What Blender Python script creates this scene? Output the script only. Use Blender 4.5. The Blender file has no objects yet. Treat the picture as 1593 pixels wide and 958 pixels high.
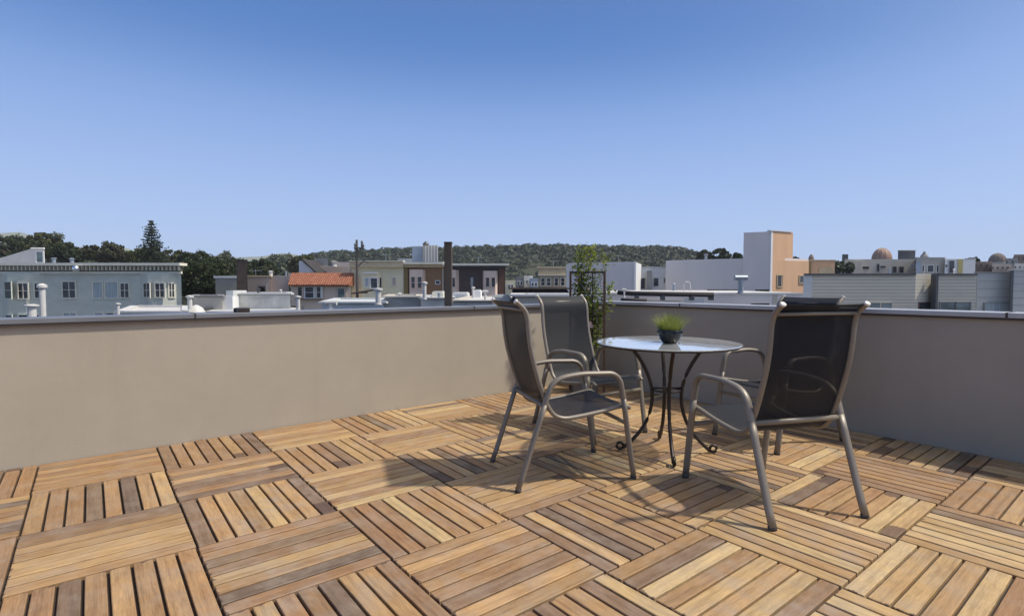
import bpy, math, random
from mathutils import Vector, Matrix, noise
R = math.radians
random.seed(7)
SC = bpy.context.scene
COL = SC.collection

# ---------------------------------------------------------------- camera
F, PITCH, H = 832.6, 0.04016, 1.11          # focal length in photo pixels, pitch, eye height
cam = bpy.data.objects.new('camera', bpy.data.cameras.new('camera'))
COL.objects.link(cam); SC.camera = cam
cam.location = (0, 0, H); cam.rotation_euler = (math.pi/2 - PITCH, 0, 0)
cam.data.sensor_fit = 'HORIZONTAL'; cam.data.sensor_width = 36; cam.data.lens = F/1593*36
cam.data.clip_start = 0.05; cam.data.clip_end = 20000

# ---------------------------------------------------------------- light
SUN = Vector((0.70, -0.06, 1.0)).normalized()
world = bpy.data.worlds.new('World'); SC.world = world; world.use_nodes = True
wn = world.node_tree
sky = wn.nodes.new('ShaderNodeTexSky'); sky.sky_type = 'NISHITA'; sky.sun_disc = False
sky.sun_elevation = math.asin(SUN.z); sky.sun_rotation = math.atan2(SUN.x, SUN.y)
sky.altitude = 0; sky.air_density = 1.0; sky.dust_density = 0.4; sky.ozone_density = 3.0
EXPO = 0.56
tc_ = wn.nodes.new('ShaderNodeTexCoord'); sx_ = wn.nodes.new('ShaderNodeSeparateXYZ'); wn.links.new(tc_.outputs['Generated'], sx_.inputs[0])
rp_ = wn.nodes.new('ShaderNodeValToRGB'); el = rp_.color_ramp.elements
stops = [(0, (.46, .61, .95)), (.12, (.40, .56, .91)), (.21, (.325, .475, .85)), (.30, (.225, .385, .77)), (.38, (.095, .235, .585)), (.46, (.075, .20, .54)), (.7, (.12, .18, .36)), (1, (.12, .17, .32))]
while len(el) < len(stops): el.new(.5)
rp_.color_ramp.interpolation = 'B_SPLINE'
for e_, (p_, c_) in zip(el, stops): e_.position = p_; e_.color = (*c_, 1)
wn.links.new(sx_.outputs[2], rp_.inputs[0])
mul = wn.nodes.new('ShaderNodeVectorMath'); mul.operation = 'SCALE'; mul.inputs['Scale'].default_value = 1/(.11*2**EXPO)
wn.links.new(rp_.outputs[0], mul.inputs[0])
mixs = wn.nodes.new('ShaderNodeMix'); mixs.data_type = 'RGBA'; mixs.inputs[0].default_value = .9
wn.links.new(sky.outputs[0], mixs.inputs[6]); wn.links.new(mul.outputs[0], mixs.inputs[7])
# whitish aureole of the sky round the sun
dt_ = wn.nodes.new('ShaderNodeVectorMath'); dt_.operation = 'DOT_PRODUCT'; dt_.inputs[1].default_value = SUN
wn.links.new(tc_.outputs['Generated'], dt_.inputs[0])
mx_ = wn.nodes.new('ShaderNodeMath'); mx_.operation = 'MAXIMUM'; mx_.inputs[1].default_value = 0; wn.links.new(dt_.outputs['Value'], mx_.inputs[0])
pw_ = wn.nodes.new('ShaderNodeMath'); pw_.operation = 'POWER'; pw_.inputs[1].default_value = 7; wn.links.new(mx_.outputs[0], pw_.inputs[0])
au_ = wn.nodes.new('ShaderNodeVectorMath'); au_.operation = 'SCALE'; au_.inputs[0].default_value = (13.5, 12.3, 10.4); wn.links.new(pw_.outputs[0], au_.inputs['Scale'])
ad_ = wn.nodes.new('ShaderNodeVectorMath'); ad_.operation = 'ADD'; wn.links.new(mixs.outputs[2], ad_.inputs[0]); wn.links.new(au_.outputs[0], ad_.inputs[1])
wn.links.new(ad_.outputs[0], wn.nodes['Background'].inputs[0])
wn.nodes['Background'].inputs[1].default_value = 0.11
ld = bpy.data.lights.new('sun', 'SUN'); ld.energy = 2.85; ld.angle = R(2.0); ld.color = (1, .92, .80)
lo = bpy.data.objects.new('sun', ld); COL.objects.link(lo)
lo.rotation_euler = SUN.to_track_quat('Z', 'Y').to_euler(); lo.location = (8, 0, 12)
SC.view_settings.view_transform = 'Standard'; SC.view_settings.look = 'None'
SC.view_settings.gamma = 1; SC.view_settings.exposure = EXPO

# ---------------------------------------------------------------- helpers
def at(px, py, Y):
    """point of the place at distance Y ahead that the photo shows at (px, py)"""
    x = (px-796.5)/F; u = -(py-479)/F
    dy = math.cos(PITCH)+u*math.sin(PITCH); dz = -math.sin(PITCH)+u*math.cos(PITCH)
    return Vector((x*Y/dy, Y, H+dz*Y/dy))
def ray(px, py):
    return at(px, py, 1.0)-Vector((0, 0, H))

class MB:
    def __init__(s): s.v = []; s.f = []; s.c = {}
    def add(s, vs, fs):
        o = len(s.v); s.v += [Vector(v) for v in vs]; s.f += [tuple(i+o for i in f) for f in fs]
    def hexa(s, p):                          # 8 corners: bottom ring, top ring
        s.add(p, [(3, 2, 1, 0), (4, 5, 6, 7), (0, 1, 5, 4), (1, 2, 6, 5), (2, 3, 7, 6), (3, 0, 4, 7)])
    def box(s, x0, y0, z0, x1, y1, z1):
        s.hexa([(x0, y0, z0), (x1, y0, z0), (x1, y1, z0), (x0, y1, z0), (x0, y0, z1), (x1, y0, z1), (x1, y1, z1), (x0, y1, z1)])
    def prism(s, pts, z0, z1):
        n = len(pts)
        a = sum(pts[i][0]*pts[(i+1) % n][1]-pts[(i+1) % n][0]*pts[i][1] for i in range(n))
        if a < 0: pts = pts[::-1]
        zt = z1 if isinstance(z1, (list, tuple)) else [z1]*n
        if a < 0 and isinstance(z1, (list, tuple)): zt = list(z1)[::-1]
        s.add([(p[0], p[1], z0) for p in pts]+[(p[0], p[1], z) for p, z in zip(pts, zt)],
              [tuple(range(n-1, -1, -1)), tuple(range(n, 2*n))]+[(i, (i+1) % n, n+(i+1) % n, n+i) for i in range(n)])
    def tube(s, pts, r, n=8, flat=1.0, side=None, closed=False, cap=True):
        pts = [Vector(p) for p in pts]; m = len(pts); rings = []
        up = side
        for i, p in enumerate(pts):
            if closed: t = pts[(i+1) % m]-pts[i-1]
            else: t = pts[min(i+1, m-1)]-pts[max(i-1, 0)]
            t.normalize()
            a = Vector(up) if up is not None else (Vector((0, 0, 1)) if abs(t.z) < .95 else Vector((1, 0, 0)))
            a = (a-t*a.dot(t)).normalized(); b = t.cross(a)
            rr = r[i] if isinstance(r, (list, tuple)) else r
            rings.append([p+a*math.cos(k*2*math.pi/n)*rr*flat+b*math.sin(k*2*math.pi/n)*rr for k in range(n)])
        o = len(s.v); s.v += [v for q in rings for v in q]
        for i in range(m if closed else m-1):
            j = (i+1) % m
            for k in range(n):
                l = (k+1) % n; s.f.append((o+i*n+k, o+j*n+k, o+j*n+l, o+i*n+l))
        if cap and not closed:
            s.f.append(tuple(o+k for k in range(n))); s.f.append(tuple(o+(m-1)*n+k for k in range(n-1, -1, -1)))
    def lathe(s, prof, c=(0, 0, 0), n=32, caps=True):
        c = Vector(c); o = len(s.v)
        for r, z in prof:
            for k in range(n):
                a = 2*math.pi*k/n; s.v.append(c+Vector((r*math.cos(a), r*math.sin(a), z)))
        for i in range(len(prof)-1):
            for k in range(n):
                l = (k+1) % n; s.f.append((o+i*n+k, o+i*n+l, o+(i+1)*n+l, o+(i+1)*n+k))
        if caps:
            if prof[0][0] > 1e-4: s.f.append(tuple(o+k for k in range(n-1, -1, -1)))
            if prof[-1][0] > 1e-4: s.f.append(tuple(o+(len(prof)-1)*n+k for k in range(n)))
    def build(s, name, mat, parent=None, smooth=False, bevel=0, seg=2):
        me = bpy.data.meshes.new(name)
        off = parent_world(parent).inverted() if parent else Matrix()
        me.from_pydata([off @ v for v in s.v], [], s.f); me.update()
        o = bpy.data.objects.new(name, me); COL.objects.link(o)
        if mat: me.materials.append(M[mat] if isinstance(mat, str) else mat)
        if parent: o.parent = parent
        if smooth: me.polygons.foreach_set('use_smooth', [True]*len(me.polygons))
        if bevel:
            b = o.modifiers.new('bevel', 'BEVEL'); b.width = bevel; b.segments = seg; b.limit_method = 'ANGLE'; b.angle_limit = R(40)
        return o
def parent_world(p):
    m = p.matrix_basis.copy()
    while p.parent: p = p.parent; m = p.matrix_basis @ m
    return m
def tag(o, label=None, cat=None, group=None, kind=None):
    if label: o['label'] = label
    if cat: o['category'] = cat
    if group: o['group'] = group
    if kind: o['kind'] = kind
    return o
def thing(name, label, cat, loc=(0, 0, 0), rz=0, group=None):
    o = bpy.data.objects.new(name, None); COL.objects.link(o); o.empty_display_size = .2
    o.location = loc; o.rotation_euler = (0, 0, rz)
    return tag(o, label, cat, group)
def copy_thing(root, label, loc, rz, group=None):
    r = root.copy(); COL.objects.link(r); r.location = loc; r.rotation_euler = (0, 0, rz); r['label'] = label
    for ch in list(root.children):
        c = ch.copy(); COL.objects.link(c); c.parent = r
        for g in list(ch.children):
            d = g.copy(); COL.objects.link(d); d.parent = c
    return r

# ---------------------------------------------------------------- materials
M = {}
class N:
    def __init__(s, name):
        s.m = bpy.data.materials.new(name); s.m.use_nodes = True; s.t = s.m.node_tree
        s.b = s.t.nodes['Principled BSDF']; s.out = s.t.nodes['Material Output']; M[name] = s.m
    def n(s, typ, **kw):
        q = s.t.nodes.new(typ)
        for k, v in kw.items():
            if k in ('i',):
                for a, b in v.items(): q.inputs[a].default_value = b
            else: setattr(q, k, v)
        return q
    def l(s, a, b): s.t.links.new(a, b)
    def coord(s, kind='Object', scale=(1, 1, 1), rot=(0, 0, 0)):
        tc = s.n('ShaderNodeTexCoord'); mp = s.n('ShaderNodeMapping'); mp.inputs['Scale'].default_value = scale
        mp.inputs['Rotation'].default_value = rot
        s.l(tc.outputs[kind], mp.inputs['Vector']); return mp.outputs[0]
    def noise(s, vec, scale, detail=4, rough=.55):
        q = s.n('ShaderNodeTexNoise'); q.inputs['Scale'].default_value = scale; q.inputs['Detail'].default_value = detail
        q.inputs['Roughness'].default_value = rough; s.l(vec, q.inputs['Vector']); return q.outputs['Fac']
    def ramp(s, fac, stops, interp='LINEAR'):
        q = s.n('ShaderNodeValToRGB'); e = q.color_ramp.elements; q.color_ramp.interpolation = interp
        while len(e) < len(stops): e.new(.5)
        for k, (p, c) in zip(e, stops): k.position = p; k.color = (*c, 1) if len(c) == 3 else c
        s.l(fac, q.inputs[0]); return q.outputs[0]
    def mix(s, fac, a, b, mode='MIX'):
        q = s.n('ShaderNodeMix', data_type='RGBA', blend_type=mode)
        for sock, v in ((q.inputs[0], fac), (q.inputs[6], a), (q.inputs[7], b)):
            if hasattr(v, 'is_output'): s.l(v, sock)
            else: sock.default_value = v if isinstance(v, (int, float)) else (*v, 1)
        return q.outputs[2]
    def math(s, op, a, b=0.5):
        q = s.n('ShaderNodeMath', operation=op)
        for sock, v in ((q.inputs[0], a), (q.inputs[1], b)):
            if hasattr(v, 'is_output'): s.l(v, sock)
            else: sock.default_value = v
        return q.outputs[0]
    def bump(s, h, strength=.3, dist=.01):
        q = s.n('ShaderNodeBump'); q.inputs['Strength'].default_value = strength; q.inputs['Distance'].default_value = dist
        s.l(h, q.inputs['Height']); s.l(q.outputs[0], s.b.inputs['Normal'])
def paint(name, col, rough=.6, var=.12, scale=1.2, metal=0, bump=0, spec=.5, streak=False):
    m = N(name); v = m.coord('Object', (1, 1, .25 if streak else 1))
    f = m.noise(v, scale, 5, .6)
    a = tuple(c*(1-var) for c in col); b = tuple(min(1, c*(1+var)) for c in col)
    m.l(m.ramp(f, [(.3, a), (.7, b)]), m.b.inputs['Base Color'])
    m.b.inputs['Roughness'].default_value = rough; m.b.inputs['Metallic'].default_value = metal
    m.b.inputs['Specular IOR Level'].default_value = spec
    if bump: m.bump(m.noise(m.coord(), 60, 3), bump, .004)
    return m

# stucco of the parapets
m = N('stucco'); v = m.coord()
c1 = m.ramp(m.noise(v, 1.1, 5, .6), [(.3, (.365, .322, .255)), (.7, (.405, .36, .29))])
c1 = m.mix(m.ramp(m.noise(v, 5, 6, .7), [(.35, (0, 0, 0)), (.75, (.28, .28, .28))]), c1, (.33, .29, .23))
stn = m.ramp(m.noise(m.coord('Object', (5, 5, .18)), 1.0, 5, .65), [(.50, (0, 0, 0)), (.8, (.16, .16, .16))])
c1 = m.mix(stn, c1, (.27, .235, .185))
m.l(c1, m.b.inputs['Base Color']); m.b.inputs['Roughness'].default_value = .9; m.b.inputs['Specular IOR Level'].default_value = .2
m.bump(m.math('ADD', m.noise(v, 90, 4, .6), m.math('MULTIPLY', m.noise(v, 9, 3), 1.2)), .18, .004)

# teak slats
m = N('teak')
att = m.n('ShaderNodeAttribute', attribute_name='slat'); sep = m.n('ShaderNodeSeparateColor'); m.l(att.outputs['Color'], sep.inputs[0])
tone, rnd, st = sep.outputs[0], sep.outputs[1], sep.outputs[2]
uv = m.n('ShaderNodeUVMap'); uv.uv_map = 'UVMap'
comb = m.n('ShaderNodeVectorMath', operation='ADD'); rv = m.n('ShaderNodeCombineXYZ')
m.l(m.math('MULTIPLY', rnd, 37.0), rv.inputs[0]); m.l(m.math('MULTIPLY', rnd, 91.0), rv.inputs[1])
m.l(uv.outputs[0], comb.inputs[0]); m.l(rv.outputs[0], comb.inputs[1])
def scaled(src, sx, sy):
    q = m.n('ShaderNodeMapping'); q.inputs['Scale'].default_value = (sx, sy, 1); m.l(src, q.inputs[0]); return q.outputs[0]
base = m.ramp(tone, [(0, (.15, .105, .075)), (.18, (.205, .135, .085)), (.38, (.28, .165, .083)), (.6, (.355, .217, .102)), (.82, (.435, .285, .135)), (1, (.51, .375, .195))])
grain = m.noise(scaled(comb.outputs[0], 2.2, 42), 1, 5, .65)
base = m.mix(.75, base, m.ramp(grain, [(.28, (.52, .48, .45)), (.5, (.98, .98, .98)), (.72, (1.25, 1.24, 1.2))]), 'MULTIPLY')
fine = m.noise(scaled(comb.outputs[0], 14, 240), 1, 3, .6)
base = m.mix(.7, base, m.ramp(fine, [(.3, (.70, .68, .66)), (.7, (1.2, 1.2, 1.2))]), 'MULTIPLY')
wv = m.coord('Object')
wx = m.noise(wv, 1.3, 4, .6)
weather = m.math('MULTIPLY', m.ramp(m.noise(wv, 7, 5, .65), [(.42, (0, 0, 0)), (.72, (1, 1, 1))]), m.ramp(wx, [(.3, (.12, .12, .12)), (.65, (.8, .8, .8))]))
base = m.mix(weather, base, (.32, .265, .215))
base = m.mix(.55, base, m.ramp(m.noise(scaled(comb.outputs[0], 7, 16), 1, 4, .7), [(.33, (.72, .66, .62)), (.52, (1, 1, 1)), (.75, (1.12, 1.1, 1.06))]), 'MULTIPLY')
base = m.mix(.35, base, m.ramp(rnd, [(0, (1.07, .96, .90)), (.5, (1, 1, 1)), (1, (.97, 1.04, .92))]), 'MULTIPLY')
# dark damp stains that start at one end of a slat
su = m.n('ShaderNodeSeparateXYZ'); m.l(uv.outputs[0], su.inputs[0])
edge = m.math('ADD', su.outputs[0], m.math('MULTIPLY', m.math('SUBTRACT', m.noise(scaled(comb.outputs[0], 9, 22), 1, 3), .5), .09))
mask = m.math('LESS_THAN', edge, m.math('MULTIPLY', st, .35))
base = m.mix(m.math('MULTIPLY', mask, .72), base, (.075, .045, .035))
m.l(base, m.b.inputs['Base Color']); m.b.inputs['Roughness'].default_value = .62; m.b.inputs['Specular IOR Level'].default_value = .35
m.bump(m.math('ADD', grain, fine), .25, .002)

paint('tile_base', (.035, .024, .016), .8)
paint('deck_under', (.05, .045, .04), .9)
paint('coping_grey', (.22, .225, .235), .38, .1, 3, metal=.55)
paint('coping_skylit', (.43, .425, .42), .35, .06, 3, metal=.3)  # sky reflection put into the colour, paler than the left coping
paint('drip', (.045, .035, .03), .6)
paint('chair_metal', (.225, .198, .160), .46, .06, 9, metal=.25)
paint('cap_plastic', (.62, .60, .55), .35, .03)
paint('foot_rubber', (.05, .05, .05), .7)
paint('iron', (.042, .032, .027), .42, .2, 20, metal=.35)
paint('rust', (.085, .045, .03), .8, .35, 12)
paint('soil', (.03, .02, .012), .95)
m = paint('pot_glaze', (.009, .012, .015), .14, .2, 15)
# woven sling
m = N('sling'); v = m.coord('Object')
f1 = m.noise(v, 420, 2); f2 = m.noise(v, 6, 4)
c = m.mix(f2, (.010, .0115, .015), (.016, .018, .023)); c = m.mix(.5, c, m.ramp(f1, [(.3, (.55, .55, .55)), (.7, (1.4, 1.4, 1.4))]), 'MULTIPLY')
m.l(c, m.b.inputs['Base Color']); m.b.inputs['Roughness'].default_value = .6; m.b.inputs['Sheen Weight'].default_value = .04
m.b.inputs['Sheen Roughness'].default_value = .4; m.b.inputs['Specular IOR Level'].default_value = .22
m.bump(f1, .4, .001)
tr = m.n('ShaderNodeBsdfTransparent'); mx = m.n('ShaderNodeMixShader'); mx.inputs[0].default_value = .055
m.l(m.b.outputs[0], mx.inputs[1]); m.l(tr.outputs[0], mx.inputs[2]); m.l(mx.outputs[0], m.out.inputs[0])
# table glass
m = N('table_glass'); m.t.nodes.remove(m.b)
trn = m.n('ShaderNodeBsdfTransparent'); trn.inputs[0].default_value = (.95, .975, .97, 1)
gl = m.n('ShaderNodeBsdfGlossy'); gl.inputs['Color'].default_value = (1, 1, 1, 1); gl.inputs['Roughness'].default_value = .03
bp = m.n('ShaderNodeBump'); bp.inputs['Strength'].default_value = .05; bp.inputs['Distance'].default_value = .01; m.l(m.noise(m.coord(), 6, 2), bp.inputs['Height']); m.l(bp.outputs[0], gl.inputs['Normal'])
fr = m.n('ShaderNodeFresnel'); fr.inputs['IOR'].default_value = 1.6
fac = m.math('ADD', m.math('MULTIPLY', fr.outputs[0], 2.6), .01); mn = m.math('MINIMUM', fac, .97)
mx = m.n('ShaderNodeMixShader'); m.l(mn, mx.inputs[0]); m.l(trn.outputs[0], mx.inputs[1]); m.l(gl.outputs[0], mx.inputs[2]); df = m.n('ShaderNodeBsdfDiffuse'); df.inputs[0].default_value = (.80, .84, .86, 1); m2 = m.n('ShaderNodeMixShader'); m2.inputs[0].default_value = .15   # white diffuse share added to whiten the glass like a brighter reflection
m.l(mx.outputs[0], m2.inputs[1]); m.l(df.outputs[0], m2.inputs[2]); m.l(m2.outputs[0], m.out.inputs[0])
# plants
def leafmat(name, a, b, c, trans=.25, rough=.55, big=.22):
    m = N(name); g = m.n('ShaderNodeNewGeometry')
    col = m.ramp(g.outputs['Random Per Island'], [(0, a), (.5, b), (1, c)])
    big = m.noise(m.coord('Object'), big, 3, .6)
    col = m.mix(.5, col, m.ramp(big, [(.35, (.6, .62, .6)), (.65, (1.35, 1.28, 1.15))]), 'MULTIPLY')
    m.l(col, m.b.inputs['Base Color']); m.b.inputs['Roughness'].default_value = rough; m.b.inputs['Specular IOR Level'].default_value = .25
    if trans:
        t = m.n('ShaderNodeBsdfTranslucent'); m.l(col, t.inputs[0]); x = m.n('ShaderNodeMixShader'); x.inputs[0].default_value = trans
        m.l(m.b.outputs[0], x.inputs[1]); m.l(t.outputs[0], x.inputs[2]); m.l(x.outputs[0], m.out.inputs[0])
    return m
leafmat('leaf_climber', (.09, .14, .015), (.18, .24, .03), (.34, .38, .07), .45)
leafmat('leaf_grass', (.14, .18, .03), (.22, .28, .055), (.38, .40, .15), .35)
leafmat('leaf_dark', (.018, .03, .011), (.03, .045, .015), (.05, .065, .022))
leafmat('leaf_olive', (.04, .05, .016), (.06, .07, .022), (.095, .10, .034))
leafmat('leaf_brown', (.038, .042, .02), (.052, .054, .026), (.075, .07, .036))
leafmat('leaf_conifer', (.02, .035, .018), (.032, .048, .024), (.05, .065, .033))
leafmat('leaf_grey', (.08, .10, .07), (.11, .13, .085), (.15, .17, .11))
leafmat('leaf_far', (.021, .034, .015), (.025, .038, .016), (.030, .042, .018), 0, big=.03)
paint('bark', (.06, .045, .032), .9, .3, 3)
paint('petal', (.75, .55, .55), .6)
paint('hill_soil', (.035, .042, .02), .95, .3, .02)
paint('far_grass', (.17, .19, .15), .95, .2, .01)
paint('city_ground', (.09, .09, .085), .9, .3, .05)
# buildings
def clap(name, col, pitch, dark=.62, rough=.6, var=.08, axis=2, width=.12):
    m = N(name); tc = m.n('ShaderNodeTexCoord'); sp = m.n('ShaderNodeSeparateXYZ'); m.l(tc.outputs['Object'], sp.inputs[0])
    fr = m.math('FRACT', m.math('DIVIDE', sp.outputs[axis], pitch))
    line = m.math('LESS_THAN', fr, width)
    f = m.noise(m.coord('Object', (.6, .6, 1.5)), 1.2, 5, .6)
    c = m.ramp(f, [(.3, tuple(x*(1-var) for x in col)), (.7, tuple(min(1, x*(1+var)) for x in col))])
    c = m.mix(line, c, tuple(x*dark for x in col))
    m.l(c, m.b.inputs['Base Color']); m.b.inputs['Roughness'].default_value = rough
    m.bump(fr, .6, .03)
    return m
clap('teal_siding', (.59, .61, .52), .16, .92)
paint('teal_trim', (.60, .64, .55), .6, .06)
paint('cream_trim', (.72, .69, .57), .6, .08)
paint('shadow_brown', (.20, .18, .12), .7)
clap('grey_siding', (.60, .56, .46), .205, .55, .55, .06, 2, .16)
clap('white_shingle', (.62, .60, .57), .2, .85)
paint('blue_panel', (.47, .47, .44), .45, .06, .8, metal=.1)
paint('dark_trim', (.075, .08, .085), .5)
paint('white_wall', (.76, .69, .64), .7, .05, .5, streak=True)
paint('white_clean', (.72, .72, .70), .6, .05)
paint('mottled_white', (.60, .58, .52), .8, .22, 1.5)
paint('orange_stucco', (.66, .41, .24), .8, .06, .8, streak=True)
paint('cream_wall', (.78, .70, .47), .7, .08, .7, streak=True)
paint('pale_pink', (.64, .52, .40), .75, .07, .7)
paint('pink_bay', (.74, .58, .47), .7, .06)
paint('beige_wall', (.50, .41, .34), .8, .1, .8, streak=True)
paint('lilac_grey', (.42, .36, .33), .8, .1, .8)
paint('tan_cornice', (.62, .50, .32), .7, .1)
paint('tan_wall', (.48, .39, .25), .8, .12, .8)
clap('brown_siding', (.32, .18, .09), .22, .7)
clap('dark_siding', (.10, .07, .06), .2, .75)
paint('ochre', (.23, .155, .055), .7)
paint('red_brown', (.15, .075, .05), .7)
paint('grey_wall', (.52, .48, .40), .8, .1, .5, streak=True)
paint('mid_grey', (.24, .24, .235), .8, .15, .6)
paint('blue_grey', (.33, .39, .46), .6, .06)
paint('pale_blue', (.52, .54, .53), .6, .08, 1)
paint('grey_blue_roof', (.30, .31, .31), .7, .15, 1.5)
paint('roof_grey', (.40, .41, .41), .8, .12, .6)
paint('roof_white', (.52, .51, .49), .75, .1, .6)
paint('roof_tar', (.035, .032, .032), .85)
paint('bright_cap', (.60, .59, .55), .5, .05)
paint('yellow_wall', (.50, .43, .17), .7)
paint('brick_brown', (.10, .07, .055), .85, .2, 3)
paint('post_wood', (.085, .068, .055), .85, .2, 6, streak=True)
paint('vent_white', (.56, .55, .52), .5, .06, 5)
paint('vent_grey', (.30, .34, .38), .45, .08, 5, metal=.4)
paint('brown_mix', (.20, .15, .12), .8, .3, .4)
paint('dome_red', (.36, .21, .14), .7, .15, .4)
paint('dome_rib', (.55, .46, .38), .7)
m = paint('shiny', (.9, .9, .9), .22, .02, metal=1)
m = N('window_glass'); f = m.noise(m.coord('Object'), .9, 2)
m.l(m.ramp(f, [(.4, (.018, .02, .024)), (.6, (.07, .075, .08))]), m.b.inputs['Base Color']); m.b.inputs['Roughness'].default_value = .12
m = N('curtain_glass'); f = m.noise(m.coord('Object', (5, 5, .3)), 1.5, 2)
m.l(m.ramp(f, [(.35, (.30, .35, .36)), (.65, (.42, .47, .47))]), m.b.inputs['Base Color']); m.b.inputs['Roughness'].default_value = .2
m = N('reflect_glass'); f = m.noise(m.coord('Object', (1, 1, 3)), .8, 3)
m.l(m.ramp(f, [(.4, (.10, .13, .13)), (.65, (.24, .29, .29))]), m.b.inputs['Base Color']); m.b.inputs['Roughness'].default_value = .1
m = N('clay_tile'); tc = m.n('ShaderNodeTexCoord'); sp = m.n('ShaderNodeSeparateXYZ'); m.l(tc.outputs['Object'], sp.inputs[0])
fx = m.math('SINE', m.math('MULTIPLY', sp.outputs[0], 2*math.pi/.21)); fz = m.math('FRACT', m.math('DIVIDE', sp.outputs[2], .17))
f = m.noise(m.coord('Object', (3.5, 3.5, 6)), 1, 4, .7)
c = m.ramp(f, [(.3, (.22, .07, .04)), (.5, (.31, .115, .06)), (.7, (.40, .19, .11))])
c = m.mix(m.math('MULTIPLY', m.math('LESS_THAN', fz, .2), .5), c, (.14, .05, .03)); m.l(c, m.b.inputs['Base Color'])
m.b.inputs['Roughness'].default_value = .85; m.bump(m.math('ADD', fx, fz), .6, .03)

# ---------------------------------------------------------------- ground, hills
mb = MB(); g = 9000
mb.add([(-g, -g, -11), (g, -g, -11), (g, g, -11), (-g, g, -11)], [(0, 1, 2, 3)])
tag(mb.build('ground', 'city_ground'), kind='structure')

def interp(pts, x):
    if x <= pts[0][0]: return pts[0][1]
    for (a, b), (c, d) in zip(pts, pts[1:]):
        if x <= c: return b+(d-b)*(x-a)/(c-a)
    return pts[-1][1]
def hill(name, D, depth, ridge, mat, x0, x1, drop=0, step=14):
    """a ridge whose crest line has the given profile (photo px, py) at distance D"""
    mb = MB(); xs = list(range(x0, x1+1, step)); rows = 9; grid = []
    def zh(px, k):
        t = k/(rows-1); b = math.sin(math.pi*min(1, t/1.0)) if t < .5 else 1-.6*(t-.5)
        z = at(px, interp(ridge, px), D).z-drop
        return -14+(z+14)*b
    for k in range(rows):
        for px in xs:
            Y = D-depth*.5+depth*k/(rows-1)
            p = at(px, 440, D); mb.v.append(Vector((p.x*(.55+.45*Y/D), Y, zh(px, k)+2.0*noise.noise(Vector((px*.03, k, 0))))))
    n = len(xs)
    for k in range(rows-1):
        for i in range(n-1): mb.f.append((k*n+i, k*n+i+1, (k+1)*n+i+1, (k+1)*n+i))
    o = mb.build(name, mat, smooth=True); tag(o, kind='structure')
    return mb, n, rows
RIDGE = [(380, 425), (440, 408), (470, 400), (500, 394), (560, 390), (600, 388), (640, 387), (700, 385), (760, 384), (800, 383), (860, 381), (950, 383), (1020, 384), (1055, 386), (1068, 390), (1085, 399), (1140, 404), (1200, 412), (1300, 420)]
hb, hn, hr = hill('wooded_hill', 620, 420, RIDGE, 'hill_soil', 370, 1310, drop=7)
FAR = [(-260, 372), (0, 363), (35, 361), (60, 368), (110, 384), (200, 386), (215, 392), (290, 400), (350, 401), (415, 399), (440, 394), (465, 396), (480, 404), (560, 415), (700, 425)]
hill('far_hill', 1500, 700, FAR, 'far_grass', -260, 700, drop=0)

def quads(mb, p, size, rng, n=1, flat=0):
    for _ in range(n):
        a = Vector((rng.gauss(0, 1), rng.gauss(0, 1), rng.gauss(0, 1)*(1-flat))).normalized()
        b = a.cross(Vector((rng.gauss(0, 1), rng.gauss(0, 1), rng.gauss(0, 1)))).normalized()
        s = size*rng.uniform(.6, 1.3)
        q = [p+a*s, p+b*s*.6, p-a*s, p-b*s*.6]
        o = len(mb.v); mb.v += q; mb.f.append((o, o+1, o+2, o+3))
def facing(mb, p, nrm, size, rng, jit=.45):
    n = (nrm+Vector((rng.gauss(0, jit), rng.gauss(0, jit), rng.gauss(0, jit)))).normalized()
    a = n.cross(Vector((rng.gauss(0, 1), rng.gauss(0, 1), rng.gauss(0, 1)))).normalized(); b = n.cross(a); s = size*rng.uniform(.6, 1.3)
    q = [p+a*s, p+b*s*.75, p-a*s, p-b*s*.75]; o = len(mb.v); mb.v += q; mb.f.append((o, o+1, o+2, o+3))
def crown(mb, c, rx, ry, rz, nclump, nleaf, size, rng):
    for _ in range(nclump):
        while True:
            d = Vector((rng.uniform(-1, 1), rng.uniform(-1, 1), rng.uniform(-1, 1)))
            if .25 < d.length < 1: break
        d = d*(1/d.length)*(d.length**.5)
        if d.z < -.2: d.z *= .6
        cc = c+Vector((d.x*rx, d.y*ry, d.z*rz)); r = rng.uniform(.16, .32)*min(rx, rz)
        for _ in range(nleaf):
            e = Vector((rng.gauss(0, 1), rng.gauss(0, 1), rng.gauss(0, .7)))
            e = e.normalized()*r*rng.uniform(.5, 1.1)
            facing(mb, cc+e, e.normalized()*.6+d*.4, size, rng, .5)
# forest on the hill, one far-off mass
rng = random.Random(3); mb = MB()
for _ in range(5200):
    px = rng.uniform(385, 1300); t = rng.uniform(.05, .56) if rng.random() < .75 else rng.uniform(.44, .56)
    Y = 620-210+420*t; p = at(px, 440, 620)
    b = math.sin(math.pi*t) if t < .5 else 1-.6*(t-.5)
    z = -14+(at(px, interp(RIDGE, px), 620).z-7+14)*b
    c = Vector((p.x*(.55+.45*Y/620), Y, z+rng.uniform(1.5, 4.5))); s = rng.choice([1.5, 2, 2.4, 3, 3.4, 4.6])
    for _ in range(40):
        e = Vector((rng.gauss(0, 1), rng.gauss(0, 1), rng.gauss(0, 1))).normalized()
        e.z = abs(e.z); facing(mb, c+Vector((e.x*s, e.y*s, e.z*s))*rng.uniform(.85, 1.08) if 0 else c+e*s*rng.uniform(.92, 1.05), e, s*.28, rng, .10)
tag(mb.build('forest', 'leaf_far'), 'dense dark green wood covering the long hill behind the rooftops', 'forest', kind='stuff')

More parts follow.
